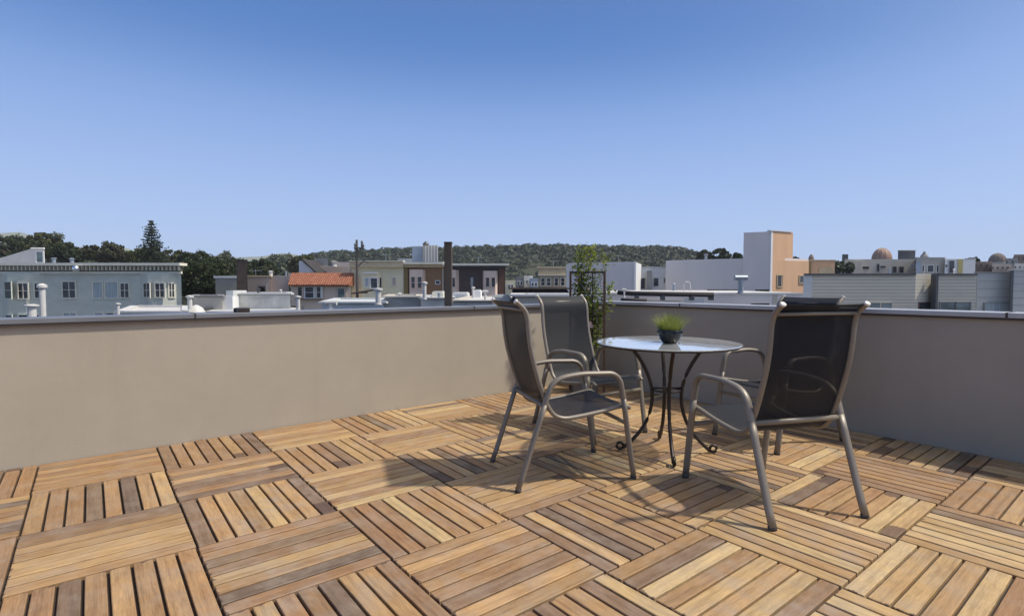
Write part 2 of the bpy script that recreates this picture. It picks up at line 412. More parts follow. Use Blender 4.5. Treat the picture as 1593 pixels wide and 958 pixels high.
SL = [(-240, 380), (0, 379), (60, 374), (100, 387), (150, 389), (200, 397), (260, 398), (330, 402), (400, 405), (470, 404), (520, 412)]
hill('tree_slope', 300, 160, SL, 'hill_soil', -240, 520, drop=6)
mb = MB(); rng = random.Random(8)
for _ in range(1500):
    px = rng.uniform(-240, 505); t = rng.uniform(.1, .56); Y = 300-80+160*t; p = at(px, 440, 300)
    b = math.sin(math.pi*t) if t < .5 else 1-.6*(t-.5); z = -14+(at(px, interp(SL, px), 300).z-6+14)*b
    c = Vector((p.x*(.55+.45*Y/300), Y, z+rng.uniform(.5, 3))); s = rng.uniform(2, 4)
    for _ in range(46):
        e = Vector((rng.gauss(0, 1), rng.gauss(0, 1), rng.gauss(0, 1))).normalized(); e.z = abs(e.z)
        facing(mb, c+e*s*rng.uniform(.8, 1.15), e, s*.22, rng, .5)
tag(mb.build('woodland', 'leaf_far'), 'dark wooded slope behind the teal house and brown chimney', 'woodland', kind='stuff')

def tree(name, label, px, ytop, ybase_px, wpx, D, mat, seed, group=None, nclump=46, nleaf=70, dens=1.0):
    rng = random.Random(seed)
    top = at(px, ytop, D); w = wpx/F*D/2
    zb = at(px, ybase_px, D).z; gz = -11
    root = thing(name, label, 'tree', (top.x, D, gz), 0, group)
    h = (top.z-zb)/2; c = Vector((top.x, D, zb+h))
    t = MB(); n = 8
    pts = [Vector((top.x+math.sin(i*.9+seed)*w*.03, D, gz+(c.z-gz)*i/(n-1))) for i in range(n)]
    r0 = max(.25, w*.09); t.tube(pts, [r0*(1-.6*i/(n-1)) for i in range(n)], 8)
    t.build('trunk', 'bark', root, True)
    br = MB()
    for k in range(9):
        a = k*2.4+seed; s = pts[-2]
        e = c+Vector((math.cos(a)*w*.7, math.sin(a)*w*.6, h*rng.uniform(-.3, .6)))
        mid = (s+e)/2+Vector((0, 0, h*.1)); br.tube([s, mid, e], [r0*.35, r0*.25, r0*.1], 5)
    br.build('limb', 'bark', root, True)
    cm = MB(); crown(cm, c, w*.95, w*.85, h*.9, int(nclump*dens*1.3), nleaf, max(.14, D*.0019), rng)
    cm.build('crown', mat, root)
    return root
G = 'trees beyond the rooftops'
TR = [
 ('broadleaf_tree', 'broad dark olive tree at the far left behind the sloping attic shed', 28, 366, 412, 110, 170, 'leaf_dark'),
 ('broadleaf_tree', 'olive tree with brownish top right of the sloping attic shed', 72, 361, 408, 64, 175, 'leaf_olive'),
 ('broadleaf_tree', 'low dark tree above the teal house cornice, left of the rounded brown tree', 106, 377, 415, 46, 160, 'leaf_dark'),
 ('broadleaf_tree', 'rounded brownish green tree above the middle of the teal house cornice', 162, 376, 414, 68, 165, 'leaf_brown'),
 ('broadleaf_tree', 'small dark tree just left of the foot of the tall conifer', 200, 390, 416, 34, 168, 'leaf_dark'),
 ('broadleaf_tree', 'spreading olive tree around the foot of the tall conifer', 244, 383, 420, 88, 158, 'leaf_olive'),
 ('broadleaf_tree', 'dark tree with a pointed top right of the teal house roof end', 306, 390, 430, 60, 150, 'leaf_dark'),
 ('broadleaf_tree', 'pale grey green tree left of the brown brick chimney', 350, 391, 430, 34, 230, 'leaf_grey'),
 ('broadleaf_tree', 'dark tree directly behind the brown brick chimney', 362, 402, 446, 66, 140, 'leaf_dark'),
 ('broadleaf_tree', 'low dark tree right of the brown brick chimney above the beige house', 405, 402, 442, 50, 150, 'leaf_dark'),
 ('broadleaf_tree', 'hazy pale green tree above the beige stucco house', 436, 394, 436, 62, 330, 'leaf_grey'),
 ('broadleaf_tree', 'olive tree behind the grey gable and terracotta roof', 474, 396, 436, 50, 200, 'leaf_olive'),
 ('broadleaf_tree', 'small bushy tree above the left end of the long white wall', 1095, 389, 410, 24, 240, 'leaf_brown'),
 ('broadleaf_tree', 'bushy dark tree above the long white wall left of the tower', 1122, 387, 408, 32, 235, 'leaf_dark'),
 ('broadleaf_tree', 'tiny dark tree touching the left side of the tall tower', 1147, 393, 408, 14, 200, 'leaf_dark'),
 ('broadleaf_tree', 'small dark tree peeking over the orange wall right of the tower', 1235, 399, 414, 20, 200, 'leaf_dark'),
 ('broadleaf_tree', 'low green tree top above the yellow and white building', 1514, 399, 412, 16, 180, 'leaf_dark'),
]
for i, (nm, lb, px, yt, yb, w, D, mt) in enumerate(TR):
    tree(nm, lb, px, yt, yb, w, D, mt, 20+i, G, nclump=70 if w > 40 else 34, nleaf=90)
# big dark cypress beside the teal building
tree('cypress_tree', 'large black green tree filling the gap right of the teal house', 320, 397, 482, 88, 75, 'leaf_dark', 91, G, nclump=130, nleaf=150)
# tall conifer with tiers
def conifer(px, ytop, ybase, wpx, D, label):
    rng = random.Random(5); top = at(px, ytop, D); zb = at(px, ybase, D).z
    root = thing('conifer_tree', label, 'tree', (top.x, D, -11))
    t = MB(); t.tube([(top.x, D, -11), (top.x, D, zb), (top.x, D, top.z)], [.45, .3, .03], 8); t.build('trunk', 'bark', root, True)
    c = MB(); b = MB(); n = 17; W = wpx/F*D/2
    for i in range(n):
        f = i/(n-1); z = top.z-(top.z-zb)*f-.1; L = W*(.10+.95*f**.8)*rng.uniform(.75, 1.15)
        for k in range(8):
            a = k*math.pi/4+i*.6+rng.uniform(-.25, .25); l = L*rng.uniform(.6, 1.15); up = rng.uniform(.02, .22)
            d = Vector((math.cos(a), math.sin(a), 0)); s = Vector((top.x, D, z)); e = s+d*l+Vector((0, 0, up*l))
            b.tube([s, e], [.05, .02], 4)
            for q in range(int(9+26*f)):
                u = rng.uniform(.15, 1.05); p = s.lerp(e, u)+Vector((rng.gauss(0, .16), rng.gauss(0, .16), rng.gauss(0, .13)))
                quads(c, p, .24, rng)
    b.build('limb', 'bark', root); c.build('crown', 'leaf_conifer', root)
conifer(235, 345, 412, 50, 130, 'tall pointed conifer with tiered branches rising above the teal house')

# ---------------------------------------------------------------- building helpers
class Wall:
    """vertical wall plane through two plan points; maps photo pixels on it to (u, z)"""
    def __init__(s, A, B):
        s.A = Vector((A[0], A[1], 0)); s.B = Vector((B[0], B[1], 0)); s.d = (s.B-s.A).normalized()
        s.n = Vector((s.d.y, -s.d.x, 0))
        if s.n.dot(Vector((0, 0, 0))-s.A) < 0: s.n = -s.n
    def uz(s, px, py):
        r = ray(px, py); t = s.A.dot(s.n)/r.dot(s.n); p = r*t
        return (p-s.A).dot(s.d), p.z+H
    def box(s, mb, u0, u1, n0, n1, z0, z1):
        P = lambda u, n, z: s.A+s.d*u+s.n*n+Vector((0, 0, z))
        mb.hexa([P(u0, n1, z0), P(u1, n1, z0), P(u1, n0, z0), P(u0, n0, z0), P(u0, n1, z1), P(u1, n1, z1), P(u1, n0, z1), P(u0, n0, z1)])
    def window(s, parent, x0, y0, x1, y1, frame='cream_trim', glass='window_glass', w=.09, mull=0, out=.07, name='window', base=0):
        u0, z1 = s.uz(x0, y0); u1, z0 = s.uz(x1, y1)
        if u0 > u1: u0, u1 = u1, u0
        f = MB(); s = Wall(s.A, s.B); s.A = s.A+s.n*base; s.B = s.B+s.n*base
        s.box(f, u0-w, u0, .002, out, z0-w, z1+w); s.box(f, u1, u1+w, .002, out, z0-w, z1+w)
        s.box(f, u0, u1, .002, out, z1, z1+w); s.box(f, u0, u1, .002, out+.03, z0-w, z0)
        for k in range(mull):
            u = u0+(u1-u0)*(k+1)/(mull+1); s.box(f, u-.025, u+.025, .03, out-.01, z0, z1)
        if mull >= 0 and (z1-z0) > .9: zc = (z0+z1)/2; s.box(f, u0, u1, .03, out-.015, zc-.02, zc+.02)
        fo = f.build(name, frame, parent)
        g = MB(); s.box(g, u0, u1, .004, .03, z0, z1); g.build('pane', glass, fo)
        return fo
    def band(s, parent, name, mat, x0, y0, x1, y1, n0, n1):
        u0, z1 = s.uz(x0, y0); u1, z0 = s.uz(x1, y1); m = MB()
        s.box(m, min(u0, u1), max(u0, u1), n0, n1, z0, z1); return m.build(name, mat, parent)
def X(px, D): return (px-796.5)/F*D/math.cos(PITCH)*1.0
def Z(py, D): return at(796.5, py, D).z
def rect(x0, x1, D, dep):
    """plan of a house whose front spans x0..x1; the street grid runs askew, so its sides lean away"""
    sh = 0
    if x0 > 800: sh = X(x0, D+dep)-X(x0, D)+.03
    elif x1 < 793: sh = X(x1, D+dep)-X(x1, D)-.03
    return [(X(x0, D), D), (X(x1, D), D), (X(x1, D)+sh, D+dep), (X(x0, D)+sh, D+dep)]
def building(name, label, pts, ztop, wallmat, roofmat='roof_grey', cap=None, cat='building', zb=-11, group=None, capw=.12, caph=.18):
    cx = sum(p[0] for p in pts)/len(pts); cy = sum(p[1] for p in pts)/len(pts)
    root = thing(name, label, cat, (cx, cy, zb), 0, group)
    w = MB(); w.prism(pts, zb, ztop); w.build('wall', wallmat, root)
    shr = [(cx+(p[0]-cx)*.97, cy+(p[1]-cy)*.97) for p in pts]
    r = MB(); r.prism(shr, ztop+.002, ztop+.03); r.build('roof', roofmat, root)
    if cap:
        c = MB(); n = len(pts)
        for i in range(n):
            W_ = Wall(pts[i], pts[(i+1) % n]); L = (W_.B-W_.A).length
            nn = W_.n if (Vector((cx, cy, 0))-W_.A).dot(W_.n) < 0 else -W_.n
            W_.n = nn; W_.box(c, -capw if i % 2 == 0 else 0.002, L+(capw if i % 2 == 0 else -.002), -.25, capw, ztop+.032+.001*i, ztop+.03+caph)
        c.build('parapet_cap', cap, root)
    return root

# ---------------------------------------------------------------- teal house (left)
D = 45.0
T = building('apartment_house', 'long teal clapboard house with bracketed cornice at the far left', rect(-110, 283, D, 12), Z(417, D), 'teal_siding', 'roof_grey')
W0 = Wall((X(-110, D), D), (X(283, D), D))
W0.band(T, 'cornice', 'cream_trim', -112, 409.5, 288, 413.5, -.3, .75)
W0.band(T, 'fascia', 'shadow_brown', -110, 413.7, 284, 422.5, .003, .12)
W0.band(T, 'frieze', 'cream_trim', -110, 422.7, 284, 426, .003, .22)
for px in [-104+6.2*x for x in range(63)]:
    W0.band(T, 'bracket', 'cream_trim', px, 414, px+2.0, 420.5, .125, .38)
def bay(root, W, x0, xa, xb, x1, ytop, ybot, out, mat, name='bay'):
    ua, _ = W.uz(x0, 440); ub, _ = W.uz(x1, 440); u1, _ = W.uz(xa, 440); u2, _ = W.uz(xb, 440)
    P = [W.A+W.d*ua, W.A+W.d*u1+W.n*out, W.A+W.d*u2+W.n*out, W.A+W.d*ub]
    z1 = W.uz(xa, ytop)[1]; z0 = W.uz(xa, ybot)[1]
    P = [(p.x, p.y) for p in P]
    mb = MB(); mb.prism([P[0], P[1], P[2], P[3]], z0, z1); o = mb.build(name, mat, root)
    return [Wall(P[0], P[1]), Wall(P[1], P[2]), Wall(P[2], P[3])]
bl = bay(T, W0, 2, 23, 50, 70, 426, 520, .65, 'teal_siding')
bl[0].window(T, 8, 439, 19, 464, 'teal_trim', 'window_glass', .08); bl[1].window(T, 29, 441, 44, 464, 'cream_trim', 'window_glass', .1, 1); bl[2].window(T, 54, 441, 61, 463, 'teal_trim')
bl[0].window(T, 10, 490, 20, 508, 'teal_trim'); bl[1].window(T, 30, 490, 44, 508, 'teal_trim'); bl[2].window(T, 54, 490, 61, 508, 'teal_trim')
br_ = bay(T, W0, 218, 238, 260, 274, 426, 520, .65, 'teal_siding')
br_[0].window(T, 224, 441, 234, 462, 'cream_trim', 'window_glass', .08, 1); br_[1].window(T, 242, 441, 256, 462, 'cream_trim', 'window_glass', .1, 1); br_[2].window(T, 263, 441, 271, 462, 'cream_trim', 'window_glass', .08, 1)
W0.window(T, 98, 438.5, 118, 463, 'cream_trim', 'window_glass', .1, 1)
W0.window(T, 145, 439, 160, 463.5, 'cream_trim', 'curtain_glass', .08, -1); W0.window(T, 164, 439, 184, 463.5, 'cream_trim', 'curtain_glass', .08, -1); W0.window(T, 188, 441, 201, 462.5, 'cream_trim', 'window_glass', .08, 1)
W0.window(T, 100, 487, 119, 508, 'cream_trim', 'curtain_glass', .07, 1); W0.window(T, 148, 487, 161, 508, 'cream_trim', 'curtain_glass', .07); W0.window(T, 166, 487, 178, 508, 'cream_trim', 'reflect_glass', .07)
gr = MB(); br_[1].box(gr, .35, .7, .003, .06, Z(477, 44.4), Z(471, 44.4)); gr.build('wall_vent', 'cream_trim', T)
# sloping attic shed on its roof
zr = Z(410, D)
s = MB(); x0, x1 = X(-30, 47), X(72, 47); k5 = X(72, 52)-X(72, 47)-.02
s.add([(x0, 47, zr), (x1, 47, zr), (x1+k5, 52, zr), (x0+k5, 52, zr), (X(52, 47), 47, Z(387, 47)), (x1, 47, Z(387, 47)), (x1+k5, 52, Z(387, 47)), (X(52, 47)+k5, 52, Z(387, 47))],
      [(0, 1, 5, 4), (1, 2, 6, 5), (2, 3, 7, 6), (3, 0, 4, 7), (4, 5, 6, 7)])
sh = s.build('attic_shed', 'white_shingle', T)
Ws = Wall((x0, 47), (x1, 47)); Ws.window(T, 57.5, 392, 67.5, 408, 'white_clean', 'reflect_glass', .12)
e = MB(); e.tube([(X(52, 46.9)-.0, 46.9, Z(386.5, 46.9)), (x1+.1, 46.9, Z(386.5, 46.9))], .07, 6); e.build('roof_edge', 'white_clean', T)
def vent(label, px, ytop, ybase, D, w=.3, kind='flat', mat='vent_white', group='roof vents on the neighbouring roofs', name='roof_vent', zb=None):
    p = at(px, ybase, D); zt = Z(ytop, D); z0 = p.z if zb is None else zb
    root = thing(name, label, 'vent', (p.x, D, z0), 0, group)
    b = MB(); r = w*.5; h = zt-z0
    b.lathe([(r*1.35, 0), (r*1.35, .04), (r, .05), (r, h*.84)], (p.x, D, z0), 14); b.build('pipe', mat, root, False)
    c = MB()
    if kind == 'flat': c.lathe([(r*.9, h*.84), (r*1.65, h*.88), (r*1.65, h*.96), (r*.3, h)], (p.x, D, z0), 14)
    elif kind == 'cone': c.lathe([(r*1.1, h*.84), (r*1.8, h*.86), (.01, h)], (p.x, D, z0), 14)
    elif kind == 'tee':
        c.tube([(p.x-r*2.4, D, z0+h*.92), (p.x+r*2.4, D, z0+h*.92)], r*1.05, 10)
    elif kind == 'dish': c.lathe([(r*.6, h*.84), (r*1.6, h*.88), (r*1.6, h*.95), (r*.5, h)], (p.x, D, z0), 14)
    c.build('cap', mat, root, False)
    return root
zc = Z(413, D)
vent('small grey vent on the teal house roof right of the attic shed', 84, 401, 411, 47, .28, 'dish', 'vent_grey', zb=zr-.1)
vent('small grey vent on the teal house roof above the shining spot', 112, 401, 411, 47, .3, 'cone', 'vent_grey', zb=zr-.1)
p = at(118, 418, D-.95)
L = thing('glint_ball', 'small metal ball added for the sun glint under the teal house cornice', 'metal ball', (p.x, p.y, p.z))  # no real fitting: shiny ball added to catch a glint of sun
b = MB(); b.lathe([(.001, -.27)]+[(.27*math.cos(a), .27*math.sin(a)) for a in [R(-80+16*i) for i in range(11)]]+[(.001, .27)], p, 24); b.build('chrome_ball', 'shiny', L, True)
b = MB(); b.tube([p+Vector((0, .2, 0)), p+Vector((0, .85, .05))], .05, 8); b.build('arm', 'vent_grey', L)

# ---------------------------------------------------------------- low roofs just beyond the left parapet
building('low_building', 'low flat roofed building with pale parapet in front of the teal house', rect(184, 292, 24, 7), Z(488, 24), 'mottled_white', 'roof_white', 'bright_cap', caph=.1)
building('low_building', 'low flat roofed building behind the dark block on the left coping', rect(296, 470, 26, 8), Z(489, 26), 'grey_wall', 'roof_grey', 'roof_tar', caph=.1)
vent('tall white vent pipe left of the round white cowl before the teal bay', 67, 441, 495, 22, .22, 'dish')
vent('wide white cowl with dark top low in front of the teal bay window', 50, 473, 500, 21, .3, 'dish')
vent('thin white vent pipe in front of the middle of the teal house', 184, 471, 493, 22, .12, 'flat')
vent('white vent pipe in the dark gap right of the teal house', 296, 459, 490, 25, .2, 'flat')
p = at(305, 484, 25.5)
a = thing('roof_hood', 'rounded white hood beside the white vent pipe in the dark gap', 'roof hood', (p.x, p.y, Z(491, 25.5)))
b = MB(); b.lathe([(.42, 0), (.40, .18), (.28, .38), (.1, .5), (.01, .52)], (p.x, p.y, Z(491, 25.5)), 18); b.build('shell', 'vent_white', a, True)
b = MB(); b.box(p.x-.6, p.y-.5, Z(491, 25.5)-.1, p.x+.75, p.y+.5, Z(491, 25.5)-.003); b.build('base', 'bright_cap', a)
building('garden_shed', 'grey green shed wall between the dark tree and mottled white wall', rect(301, 346, 31, 4), Z(462, 31), 'grey_wall', 'roof_grey', 'mid_grey', 'shed', caph=.06)
building('stucco_building', 'mottled white stucco wall building below the brown chimney', rect(358, 452, 32, 6), Z(459, 32), 'mottled_white', 'roof_white', 'bright_cap', caph=.1)
# steps of white blocks left of it
b = MB(); 
a = thing('stair_housing', 'bright white stepped stair housing left of the mottled white wall', 'stair housing', (X(352, 31.2), 32, -11))
b.prism([(X(346, 31.2), 31.2), (X(362, 31.2), 31.2), (X(362, 31.2), 33), (X(346, 31.2), 33)], -11, Z(461, 31.2)); b.build('lower_block', 'white_clean', a)
b = MB(); b.prism([(X(352, 31.4), 31.4), (X(363, 31.4), 31.4), (X(363, 31.4), 33), (X(352, 31.4), 33)], Z(461, 31.2)+.002, Z(452, 31.4)); b.build('upper_block', 'pale_blue', a)
# brown chimney
D = 50
a = thing('chimney', 'tall square brown brick chimney standing alone before the trees', 'chimney', (X(377.5, D), D, -11))
b = MB(); b.prism(rect(369.5, 386, D, 1), -11, Z(405.5, D)); b.build('shaft', 'brick_brown', a)
b = MB(); b.prism(rect(369, 386.5, D-.04, 1.08), Z(405.3, D), Z(404, D)); b.build('cap', 'roof_tar', a)

# beige house
D = 52
B = building('stucco_house', 'beige stucco house with one dark window right of the brown chimney', rect(386, 421, D, 9), Z(431, D), 'beige_wall', 'roof_grey', 'tan_cornice', 'house', caph=.12)
w = Wall((X(386, D), D), (X(421, D), D)); w.window(B, 403, 446, 413, 464, 'mid_grey', 'window_glass', .14)
B2 = building('stucco_house', 'plain lilac grey house left of the terracotta roof', rect(421.3, 450, D+.5, 9), Z(429, D), 'lilac_grey', 'roof_grey', None, 'house')
vent('white vent with round cap on the plain lilac grey house', 421.5, 421, 430, 55, .35, 'cone', 'vent_white', zb=Z(431, D)+.1)
vent('thin dark pipe on the roof next to the grey gable', 445, 422, 430, 55, .16, 'flat', 'vent_grey', zb=Z(429, D)-.1)
building('grey_house', 'long grey house showing behind left of the brown chimney', rect(336, 369, 60, 6), Z(433, 60), 'mid_grey', 'roof_grey', 'pale_blue', 'house', caph=.25)

# terracotta roofed house
D = 49
Th = building('tiled_house', 'cream house under a long terracotta tiled roof', rect(453, 546, D, 9), Z(441.5, D), 'pale_pink', 'roof_grey', None, 'house')
b = MB(); xa, xb = X(449, D), X(546.5, D); z0, z1 = Z(442.5, D), Z(424, D)
b.add([(xa+.2, D-.55, z0), (xb, D-.55, z0), (xb, D+1.0, z1), (xa-.1, D+1.0, z1), (xa+.2, D-.55, z0-.12), (xb, D-.55, z0-.12), (xb, D+1.0, z0-.12), (xa-.1, D+1.0, z0-.12)],
      [(0, 1, 2, 3), (4, 5, 1, 0), (5, 6, 2, 1), (7, 4, 0, 3), (6, 7, 3, 2), (7, 6, 5, 4)])
b.build('tiled_roof', 'clay_tile', Th)
b = MB(); b.prism(rect(449, 546, D+1.05, 7), Z(441.5, D)+.04, Z(424.6, D)); b.build('upper_wall', 'beige_wall', Th)
w = Wall((X(453, D), D), (X(546, D), D))
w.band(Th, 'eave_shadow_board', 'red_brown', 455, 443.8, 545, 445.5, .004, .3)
w.window(Th, 464, 446.5, 470, 461, 'pale_pink', 'window_glass', .1); w.window(Th, 475, 446.5, 488, 463, 'white_clean', 'window_glass', .12); w.window(Th, 493, 446.5, 499, 463, 'cream_trim', 'window_glass', .1)
w.window(Th, 526, 449, 536, 462, 'beige_wall', 'reflect_glass', .2)
w.band(Th, 'sill', 'red_brown', 461, 464.5, 502, 466, .11, .35); w.band(Th, 'pilaster', 'white_clean', 500.8, 446, 503, 464.3, .08, .2)
D = 60
g1 = building('grey_house', 'grey roof structures with stepped top behind the terracotta roof', rect(490, 546, D, 8), Z(414, D), 'beige_wall', 'roof_grey', None, 'house')
b = MB(); b.prism(rect(490, 511, D+1, 5), Z(414, D)+.04, Z(401, D)); b.build('stair_box', 'mid_grey', g1)
b = MB(); b.prism(rect(524, 546, D+1, 4), Z(414, D)+.04, Z(407, D)); b.build('roof_box', 'lilac_grey', g1)
vent('small white domed vent on the grey roof behind the terracotta roof', 520, 406, 414, 59.5, .5, 'cone', zb=Z(415, D))
D = 57
gb = thing('gable_house', 'blue grey house gable with steep dark roof above the terracotta roof', 'house', (X(478, D), D+3, -11))
b = MB(); P = [(465, 424), (465, 406), (470, 406), (490, 424)]
v0 = [at(x, y, D) for x, y in P]; v1 = [at(x, y, D)+Vector((0, 5, 0)) for x, y in P]
b.add(v0+v1, [(0, 1, 2, 3), (7, 6, 5, 4), (0, 4, 5, 1), (1, 5, 6, 2)]); b.build('wall', 'blue_grey', gb)
b = MB(); q = [at(470, 405, D-.3), at(492, 425, D-.3), at(492, 425, D-.3)+Vector((0, 5.6, 0)), at(470, 405, D-.3)+Vector((0, 5.6, 0))]
b.hexa([v-Vector((0, 0, .05)) for v in q]+[v+Vector((0, 0, .15)) for v in q]); b.build('roof', 'roof_tar', gb)
b = MB(); b.box(X(465, D), D, -11, X(490, D), D+5, Z(424, D)-.01); b.build('lower_wall', 'lilac_grey', gb)

# cream house with utility pole before it
D = 50
C = building('row_house', 'cream stucco row house with wide tan cornice behind the utility pole', rect(547, 628, D, 10), Z(411, D), 'cream_wall', 'roof_grey', None, 'house')
w = Wall((X(547, D), D), (X(628, D), D)); w.band(C, 'cornice', 'tan_cornice', 546, 407, 628.5, 416, .003, .45); w.band(C, 'cornice_cap', 'cream_trim', 545, 405.8, 629, 407, -.4, .6)
cb = bay(C, w, 557, 565, 588, 594, 424, 500, .45, 'cream_wall')
cb[1].band(C, 'bay_cap', 'white_clean', 566, 423.3, 588, 425.5, .004, .15)
cb[1].window(C, 577, 433, 587, 448, 'white_clean', 'window_glass', .1); cb[1].window(C, 568, 433, 573, 446, 'white_clean', 'curtain_glass', .06); cb[2].window(C, 590, 432, 593, 447, 'cream_trim', 'window_glass', .04)
w.window(C, 610.5, 432, 616, 443.5, 'cream_trim', 'beige_wall', .08)
Bw = building('row_house', 'wood brown row house with pink bay beside the cream stucco house', rect(628.3, 692, D+.2, 10), Z(412, D), 'brown_siding', 'roof_grey', None, 'house')
w = Wall((X(628.3, D+.2), D+.2), (X(692, D+.2), D+.2)); w.band(Bw, 'cornice', 'cream_trim', 629.5, 408, 692, 411.5, -.3, .7); w.band(Bw, 'frieze', 'tan_cornice', 629, 411.7, 692, 416, .003, .3)
w.band(Bw, 'pilaster', 'ochre', 629, 417, 636, 462, .004, .3)
pb = bay(Bw, w, 636, 639, 659, 662, 419.5, 500, .5, 'pink_bay')
pb[1].window(Bw, 640, 431, 645.5, 448, 'pink_bay', 'window_glass', .05); pb[1].window(Bw, 650, 431, 656, 448, 'pink_bay', 'window_glass', .05)
w.window(Bw, 678, 437, 684, 441.5, 'white_clean', 'window_glass', .06)
w.band(Bw, 'downpipe', 'cream_trim', 688.5, 418, 690, 460, .02, .12)
Bd = building('row_house', 'near black shingled row house right of the tall post with two pale bays', rect(702, 786, D, 10), Z(414.5, D), 'dark_siding', 'roof_grey', None, 'house')
w = Wall((X(702, D), D), (X(786, D), D)); w.band(Bd, 'cornice', 'cream_trim', 690, 410.5, 792, 413.5, -.3, .8); w.band(Bd, 'frieze', 'dark_trim', 703, 413.8, 785, 417, .003, .3)
w.band(Bd, 'corner_board', 'red_brown', 776, 417.5, 784, 462, .004, .18)
b1 = bay(Bd, w, 700, 702, 710, 714, 420, 500, .5, 'pink_bay', 'bay'); b1[1].window(Bd, 703.5, 432, 708, 446, 'pink_bay', 'window_glass', .04)
b2 = bay(Bd, w, 751, 753, 771, 775, 421.5, 500, .5, 'pink_bay', 'bay'); b2[1].window(Bd, 756, 432, 761, 446, 'pink_bay', 'window_glass', .04); b2[1].window(Bd, 765, 432, 770, 446, 'pink_bay', 'window_glass', .04)
w.window(Bd, 733, 432.5, 735.5, 444.5, 'white_clean', 'curtain_glass', .03)
D = 64
e = building('penthouse', 'blue grey rooftop box with pale ribbed half above the brown row house', rect(642, 658, D, 5), Z(383.5, D), 'blue_grey', 'roof_grey', None, 'penthouse', zb=-11)
b = MB(); b.prism(rect(658.2, 682, D-.3, 5), -11, Z(382, D)); b.build('ribbed_half', 'grey_wall', e)
b = MB()
for k in range(5): xx = X(662+4.5*k, D-.3); b.box(xx, D-.36, Z(408, D), xx+.12, D-.302, Z(382.5, D))
b.build('rib', 'white_clean', e)
b = MB(); b.lathe([(.3, 0), (.4, .25), (.2, .5), (.01, .6)], (X(661, D), D+1, Z(382, D)+.0), 10); b.build('vent_cap', 'dark_trim', e)
b = MB(); b.prism(rect(620, 641.8, D-1, 3), -11, Z(403, D)); b.build('low_annex', 'pale_blue', e)

# ---------------------------------------------------------------- utility pole, wooden post
D = 34
p = at(556, 470, D)
U = thing('utility_pole', 'thin dark utility pole with short crossarms before the cream house', 'utility pole', (p.x, D, -11))
b = MB(); b.tube([(p.x, D, -11), (p.x, D, Z(373, D))], [.17, .07], 10); b.build('pole', 'roof_tar', U, True)
for y, a0, a1, z2 in ((386, 551, 566, 0), (456.5, 547, 584, -.15), (455, 556, 572, .1)):
    b = MB(); q0 = at(a0, y, D-.12); q1 = at(a1, y-(6 if y == 456.5 else 0), D-.12+z2); b.tube([q0, q1], .055, 6); b.build('crossarm', 'post_wood', U)
for x, y in ((552.5, 383), (563, 379), (565, 384)):
    b = MB(); q = at(x, y, D-.12); b.lathe([(.05, -.25), (.08, -.1), (.05, 0), (.09, .08), (.02, .2)], q, 8); b.build('insulator', 'dark_trim', U)
b = MB(); q = at(561, 408, D); b.tube([q+Vector((-.2, 0, -.3)), q+Vector((.2, 0, .1)), q+Vector((.5, 0, -.05))], .04, 6); b.build('bracket', 'dark_trim', U)

PX = 5.45
a = thing('wooden_post', 'square weathered brown post rising behind the left parapet', 'post', (X(697, PX), PX, -.3))
b = MB(); b.box(X(691.3, PX), PX, -.3, X(702.8, PX), PX+.075, Z(378, PX)); b.build('shaft', 'post_wood', a, bevel=.003)
b = MB(); b.box(X(690.9, PX), PX-.003, Z(377.8, PX), X(703.2, PX), PX+.078, Z(376.2, PX)); b.build('cap', 'iron', a)

# ---------------------------------------------------------------- roofs in the middle distance
building('low_building', 'pale blue edged flat roof right of the terracotta roofed house', rect(500, 598, 24, 8), Z(473, 24), 'pale_blue', 'pale_blue', 'pale_blue', caph=.08)
building('flat_roof_building', 'low building with grey blue panelled wall between two white vent pipes', rect(598, 655, 25, 6), Z(464, 25), 'grey_blue_roof', 'roof_grey', 'grey_wall', caph=.08)
building('flat_roof_building', 'mottled white walled roof left of the tall brown post', rect(656, 704, 23, 8), Z(466, 23), 'mottled_white', 'roof_white', 'roof_grey', caph=.06)
building('flat_roof_building', 'pale grey flat roof with skylights right of the tall brown post', rect(704, 800, 20, 9), Z(470, 20), 'mottled_white', 'roof_white', 'grey_wall', caph=.05)
vent('stout white vent pipe with flat cap in front of the cream house', 588.5, 448, 474, 21, .22, 'flat')
vent('slim white vent pipe in front of the pink bay window', 660.5, 438, 466, 22, .15, 'flat')
vent('white pipe with round cowl below the terracotta roof', 464, 460, 483, 23, .16, 'dish')
vent('low double cowl in front of the right end of the terracotta house', 515, 470, 482, 22, .2, 'tee')
vent('tiny white pipe on the roof right of the tall brown post', 736, 446, 466, 26, .12, 'flat')
for i, (x0, x1, y0, y1, D, lb, mt) in enumerate([
    (704, 728, 456, 462, 27, 'flat bright skylight box right of the tall brown post', 'white_clean'),
    (737, 748, 452, 461, 27, 'small cubic white skylight box before the dark shingled house', 'white_clean'),
    (766, 794, 461, 468, 19, 'long low white skylight box behind the curved chair back', 'bright_cap'),
    (818, 834, 460, 464.5, 15, 'low white skylight box below the dark brown roof edge', 'bright_cap'),
    (672, 690, 454.5, 457, 27, 'thin pale hatch left of the tall brown post', 'cream_trim')]):
    p = at((x0+x1)/2, y1, D); a = thing('skylight', lb, 'skylight', (p.x, D, p.z), 0, 'skylight boxes on the near roofs')
    b = MB(); b.box(X(x0, D), D, Z(y1+8, D), X(x1, D), D+1.1, Z(y0, D)); b.build('curb', mt, a, bevel=.02)
    b = MB(); b.box(X(x0, D)+.06, D+.06, Z(y0, D)+.002, X(x1, D)-.06, D+1.04, Z(y0, D)+.05); b.build('lid', 'pale_blue', a)
building('dark_edged_building', 'building with a dark brown roof edge above the curved chair backs', rect(797, 884, 16.5, 8), Z(451.5, 16.5), 'roof_tar', 'roof_tar', 'brick_brown', caph=.05)
